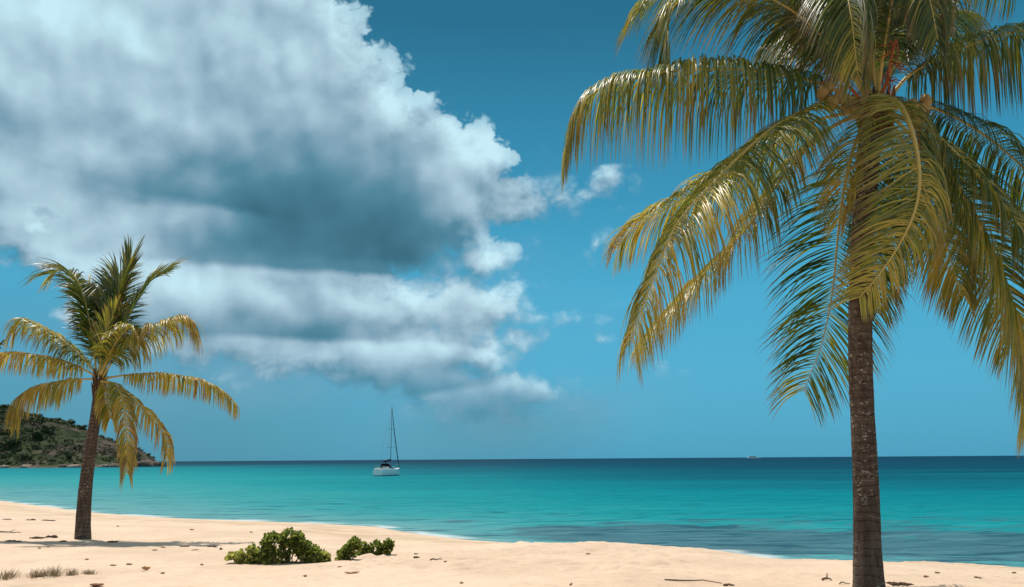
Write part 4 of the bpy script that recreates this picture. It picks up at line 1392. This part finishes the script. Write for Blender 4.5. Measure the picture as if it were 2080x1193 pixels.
def stick(px, py, w, tilt, thick, label, group=None, seed=0):
    rnd = random.Random(seed)
    g = ground(px, py)
    k = FPX / g.y
    L = w / k
    a = tilt
    pts = []
    for i in range(7):
        u = i / 6 - .5
        p = Vector((g.x + u * L * math.cos(a), g.y + u * L * math.sin(a) * 3, 0))
        p.z = sand_at(p.x, p.y) + thick * .6 + (.02 * rnd.random() if 0 < i < 6 else -.005) + .03 * max(0, math.sin(i * 1.3 + seed)) * L
        pts.append(p)
    mb = MB()
    mb.tube(pts, [thick * (1 - .1 * i) for i in range(7)], 6)
    p = pts[3]
    if seed in (1, 5):
        mb.tube([p, p + Vector((L * .12, .03, .05)), p + Vector((L * .22, .05, .07))], [thick * .6, thick * .4, thick * .2], 5)
    tag(mb.build("driftwood_stick", m_drift, origin=g), label, "driftwood", group)


def weed(px, py, w, h, label, group=None, seed=0):
    rnd = random.Random(seed)
    g = ground(px, py)
    k = FPX / g.y
    mb = MB()
    for q in range(max(8, int(w * .9))):
        p = Vector((g.x + rnd.uniform(-.42, .42) * w / k, g.y + rnd.uniform(-.2, .2) * w / k, 0))
        p.z = sand_at(p.x, p.y) + .01
        d = Vector((rnd.uniform(-1, 1), rnd.uniform(-1, 1), 0)).normalized() * rnd.uniform(.15, .5) * w / k
        top = max(.006, .45 * h / k * rnd.uniform(.3, 1) * max(0.15, 1 - (abs(p.x - g.x) / (w / k * .6)) ** 2))
        mb.tube([p - d * .5, p + Vector((0, 0, top)), p + d * .5], [.006, .016, .005], 5, flat=.7)
    mb.ellipsoid(Vector((g.x, g.y, sand_at(g.x, g.y) + .002)), (.42 * w / k, .2 * w / k, max(.005, .12 * h / k)), 12, 6, None, .9)
    tag(mb.build("seaweed_clump", m_weed2 if 'tiny' in label else m_weed, origin=g), label, "seaweed", group)


def leaf(px, py, w, mat, label, cat, seed=0, curl=.4, ratio=.5):
    rnd = random.Random(seed)
    g = ground(px, py)
    k = FPX / g.y
    L = w / k
    mb = MB()
    n, m = 9, 7
    rot = Matrix.Rotation(rnd.uniform(-.4, .4), 3, 'Z')
    top, bot = [], []
    for i in range(n):
        u = i / (n - 1) * 2 - 1
        for j in range(m):
            v = j / (m - 1) * 2 - 1
            hw = math.sqrt(max(0, 1 - u * u)) * ratio + .02
            p = rot @ Vector((u * L / 2, v * hw * L / 2, curl * L * (.12 + .35 * v * v * hw + .22 * u * u) + .012 * mnoise.noise(Vector((u * 2, v * 2, seed)))))
            top.append(g + p)
            bot.append(g + p - Vector((0, 0, .006)))
    N_ = n * m
    fs = []
    for i in range(n - 1):
        for j in range(m - 1):
            a = i * m + j
            fs += [(a, a + 1, a + m + 1, a + m), (N_ + a, N_ + a + m, N_ + a + m + 1, N_ + a + 1)]
    mb.add(top + bot, fs)
    tag(mb.build("dead_leaf", mat, origin=g), label, cat)


leaf(296, 1160, 19, m_dleaf, "curled orange dead leaf on the sand left of the wide bush", "leaf", 1, .9, .75)
leaf(715, 1165, 29, m_dleaf2, "pale tan dead leaf lying on the sand below the small bushes", "leaf", 2, .25, .45)
leaf(196, 1193, 30, m_husk, "reddish brown husk piece at the bottom edge left of centre", "husk", 3, .5, .6)

GW = "bits of dried weed on the sand"
weed(105, 1092, 25, 9, "dark humped mound of dried weed left of the small palm's foot", GW, 1)
weed(75, 1094, 30, 5, "flat dark weed strand beside the humped mound", GW, 2)
weed(63, 1057, 20, 4, "dark weed bit by itself on the upper sand, largest near the left waterline", GW, 3)
weed(98, 1058, 26, 2, "thin pale weed streak to the right of the largest upper weed bit", GW, 4)
weed(14, 1056, 16, 3, "little weed bit on the upper sand near the left edge", GW, 5)
weed(228, 1102, 22, 4, "dark weed bit in the small palm's shadow", GW, 6)
weed(128, 1101, 14, 4, "dark weed bit just in front left of the small palm's trunk", GW, 7)
weed(28, 1100, 30, 3, "broken weed trail under the driftwood stick at the left edge", GW, 8)
weed(432, 1112, 22, 4, "dark pair of weed bits left of the wide bush", GW, 9)
weed(448, 1117, 7, 6, "small upright weed scrap nearest the wide bush", GW, 10)
weed(845, 1127, 9, 4, "dark weed scrap just above another one, right of the forked bush", GW, 11)
weed(846, 1134, 12, 4, "dark weed scrap just below another one, right of the forked bush", GW, 12)
for i, (px, py, w) in enumerate([(331, 1113, 9), (315, 1119, 10), (375, 1111, 18), (396, 1119, 14), (177, 1138, 7), (98, 1112, 6), (80, 1115, 6), (905, 1143, 7), (938, 1186, 7),
                                 (410, 1149, 5), (690, 1154, 8), (620, 1172, 6), (1903, 1165, 9), (1880, 1173, 10), (510, 1082, 6),
                                 (240, 1070, 6), (390, 1077, 9), (230, 1150, 12), (262, 1148, 14), (330, 1166, 10), (1195, 1127, 10), (2060, 1165, 10), (1985, 1175, 14), (1330, 1142, 10)]):
    weed(px, py, w, 3, "tiny brown scrap of dried weed scattered by itself on open sand", GW + ", the tiniest", 40 + i)
stick(20, 1083, 40, .05, .022, "brown driftwood stick on the sand touching the left edge", "driftwood sticks", 1)
stick(886, 1139, 24, -.03, .016, "short brown stick lying on the sand right of the forked bush", "driftwood sticks", 2)
stick(1408, 1184, 104, -.12, .014, "long thin curved stick on the near sand left of the big palm", "driftwood sticks", 3)
stick(1481, 1191, 22, .05, .02, "stubby stick at the bottom edge beside the long thin one", "driftwood sticks", 4)
stick(1680, 1180, 20, .06, .020, "short dark forked stick just left of the big palm's trunk", "driftwood sticks", 5)
stick(1716, 1187, 22, .04, .010, "thin pale stick between the forked stick and the big palm's trunk", "driftwood sticks", 6)
stick(1160, 1189, 9, .9, .010, "tiny twig standing up from the sand at the bottom centre", "driftwood sticks", 7)
weed(1830, 1190, 46, 6, "brown heap at the right of the big palm's foot", None, 77)  # low heap of brown strands beside the trunk

# ------------------------------------------------------------------ leafy tree whose branch tip enters at the left edge
g = ground(-190, 1100)
tree = empty("shore_tree", g, "leafy green branch tip reaching in at the left edge above the small palm's left fronds", "tree")
k = FPX / g.y
rnd = random.Random(90)
tip = at_y(8, 690, g.y)
mb = MB()
mid = Vector((g.x + .1, g.y, g.z + 2.6))
mb.tube([g - Vector((0, 0, .1)), g + Vector((-.1, 0, 1.2)), mid, mid + Vector((-.2, 0, 1.0))], [.13, .11, .09, .04], 8)
mb.tube([mid - Vector((0, 0, .4)), (mid + tip) / 2 + Vector((0, 0, .15)), tip], [.06, .04, .012], 6)
mb.tube([mid, mid + Vector((-.9, .3, .9))], [.06, .02], 6)
mb.build("trunk", m_dbark, tree)
mb = MB()
for q in range(150):
    d = Vector((rnd.gauss(0, 1), rnd.gauss(0, 1), rnd.gauss(0, 1))).normalized()
    c = mid + Vector((-.35, 0, .9)) + Vector((d.x * 1.0, d.y * 1.0, d.z * .8)) * rnd.uniform(.4, 1)
    rosette(mb, c, d + Vector((0, 0, .4)), .14, rnd, .25)
for q in range(24):
    u = rnd.uniform(.55, 1.0)
    c = mid.lerp(tip, u) + Vector((rnd.uniform(-.06, .06), rnd.uniform(-.1, .1), rnd.uniform(-.08, .1)))
    rosette(mb, c, Vector((.6, -.3, .5)), .085, rnd, .12)
mb.build("crown", m_bleaf, tree)
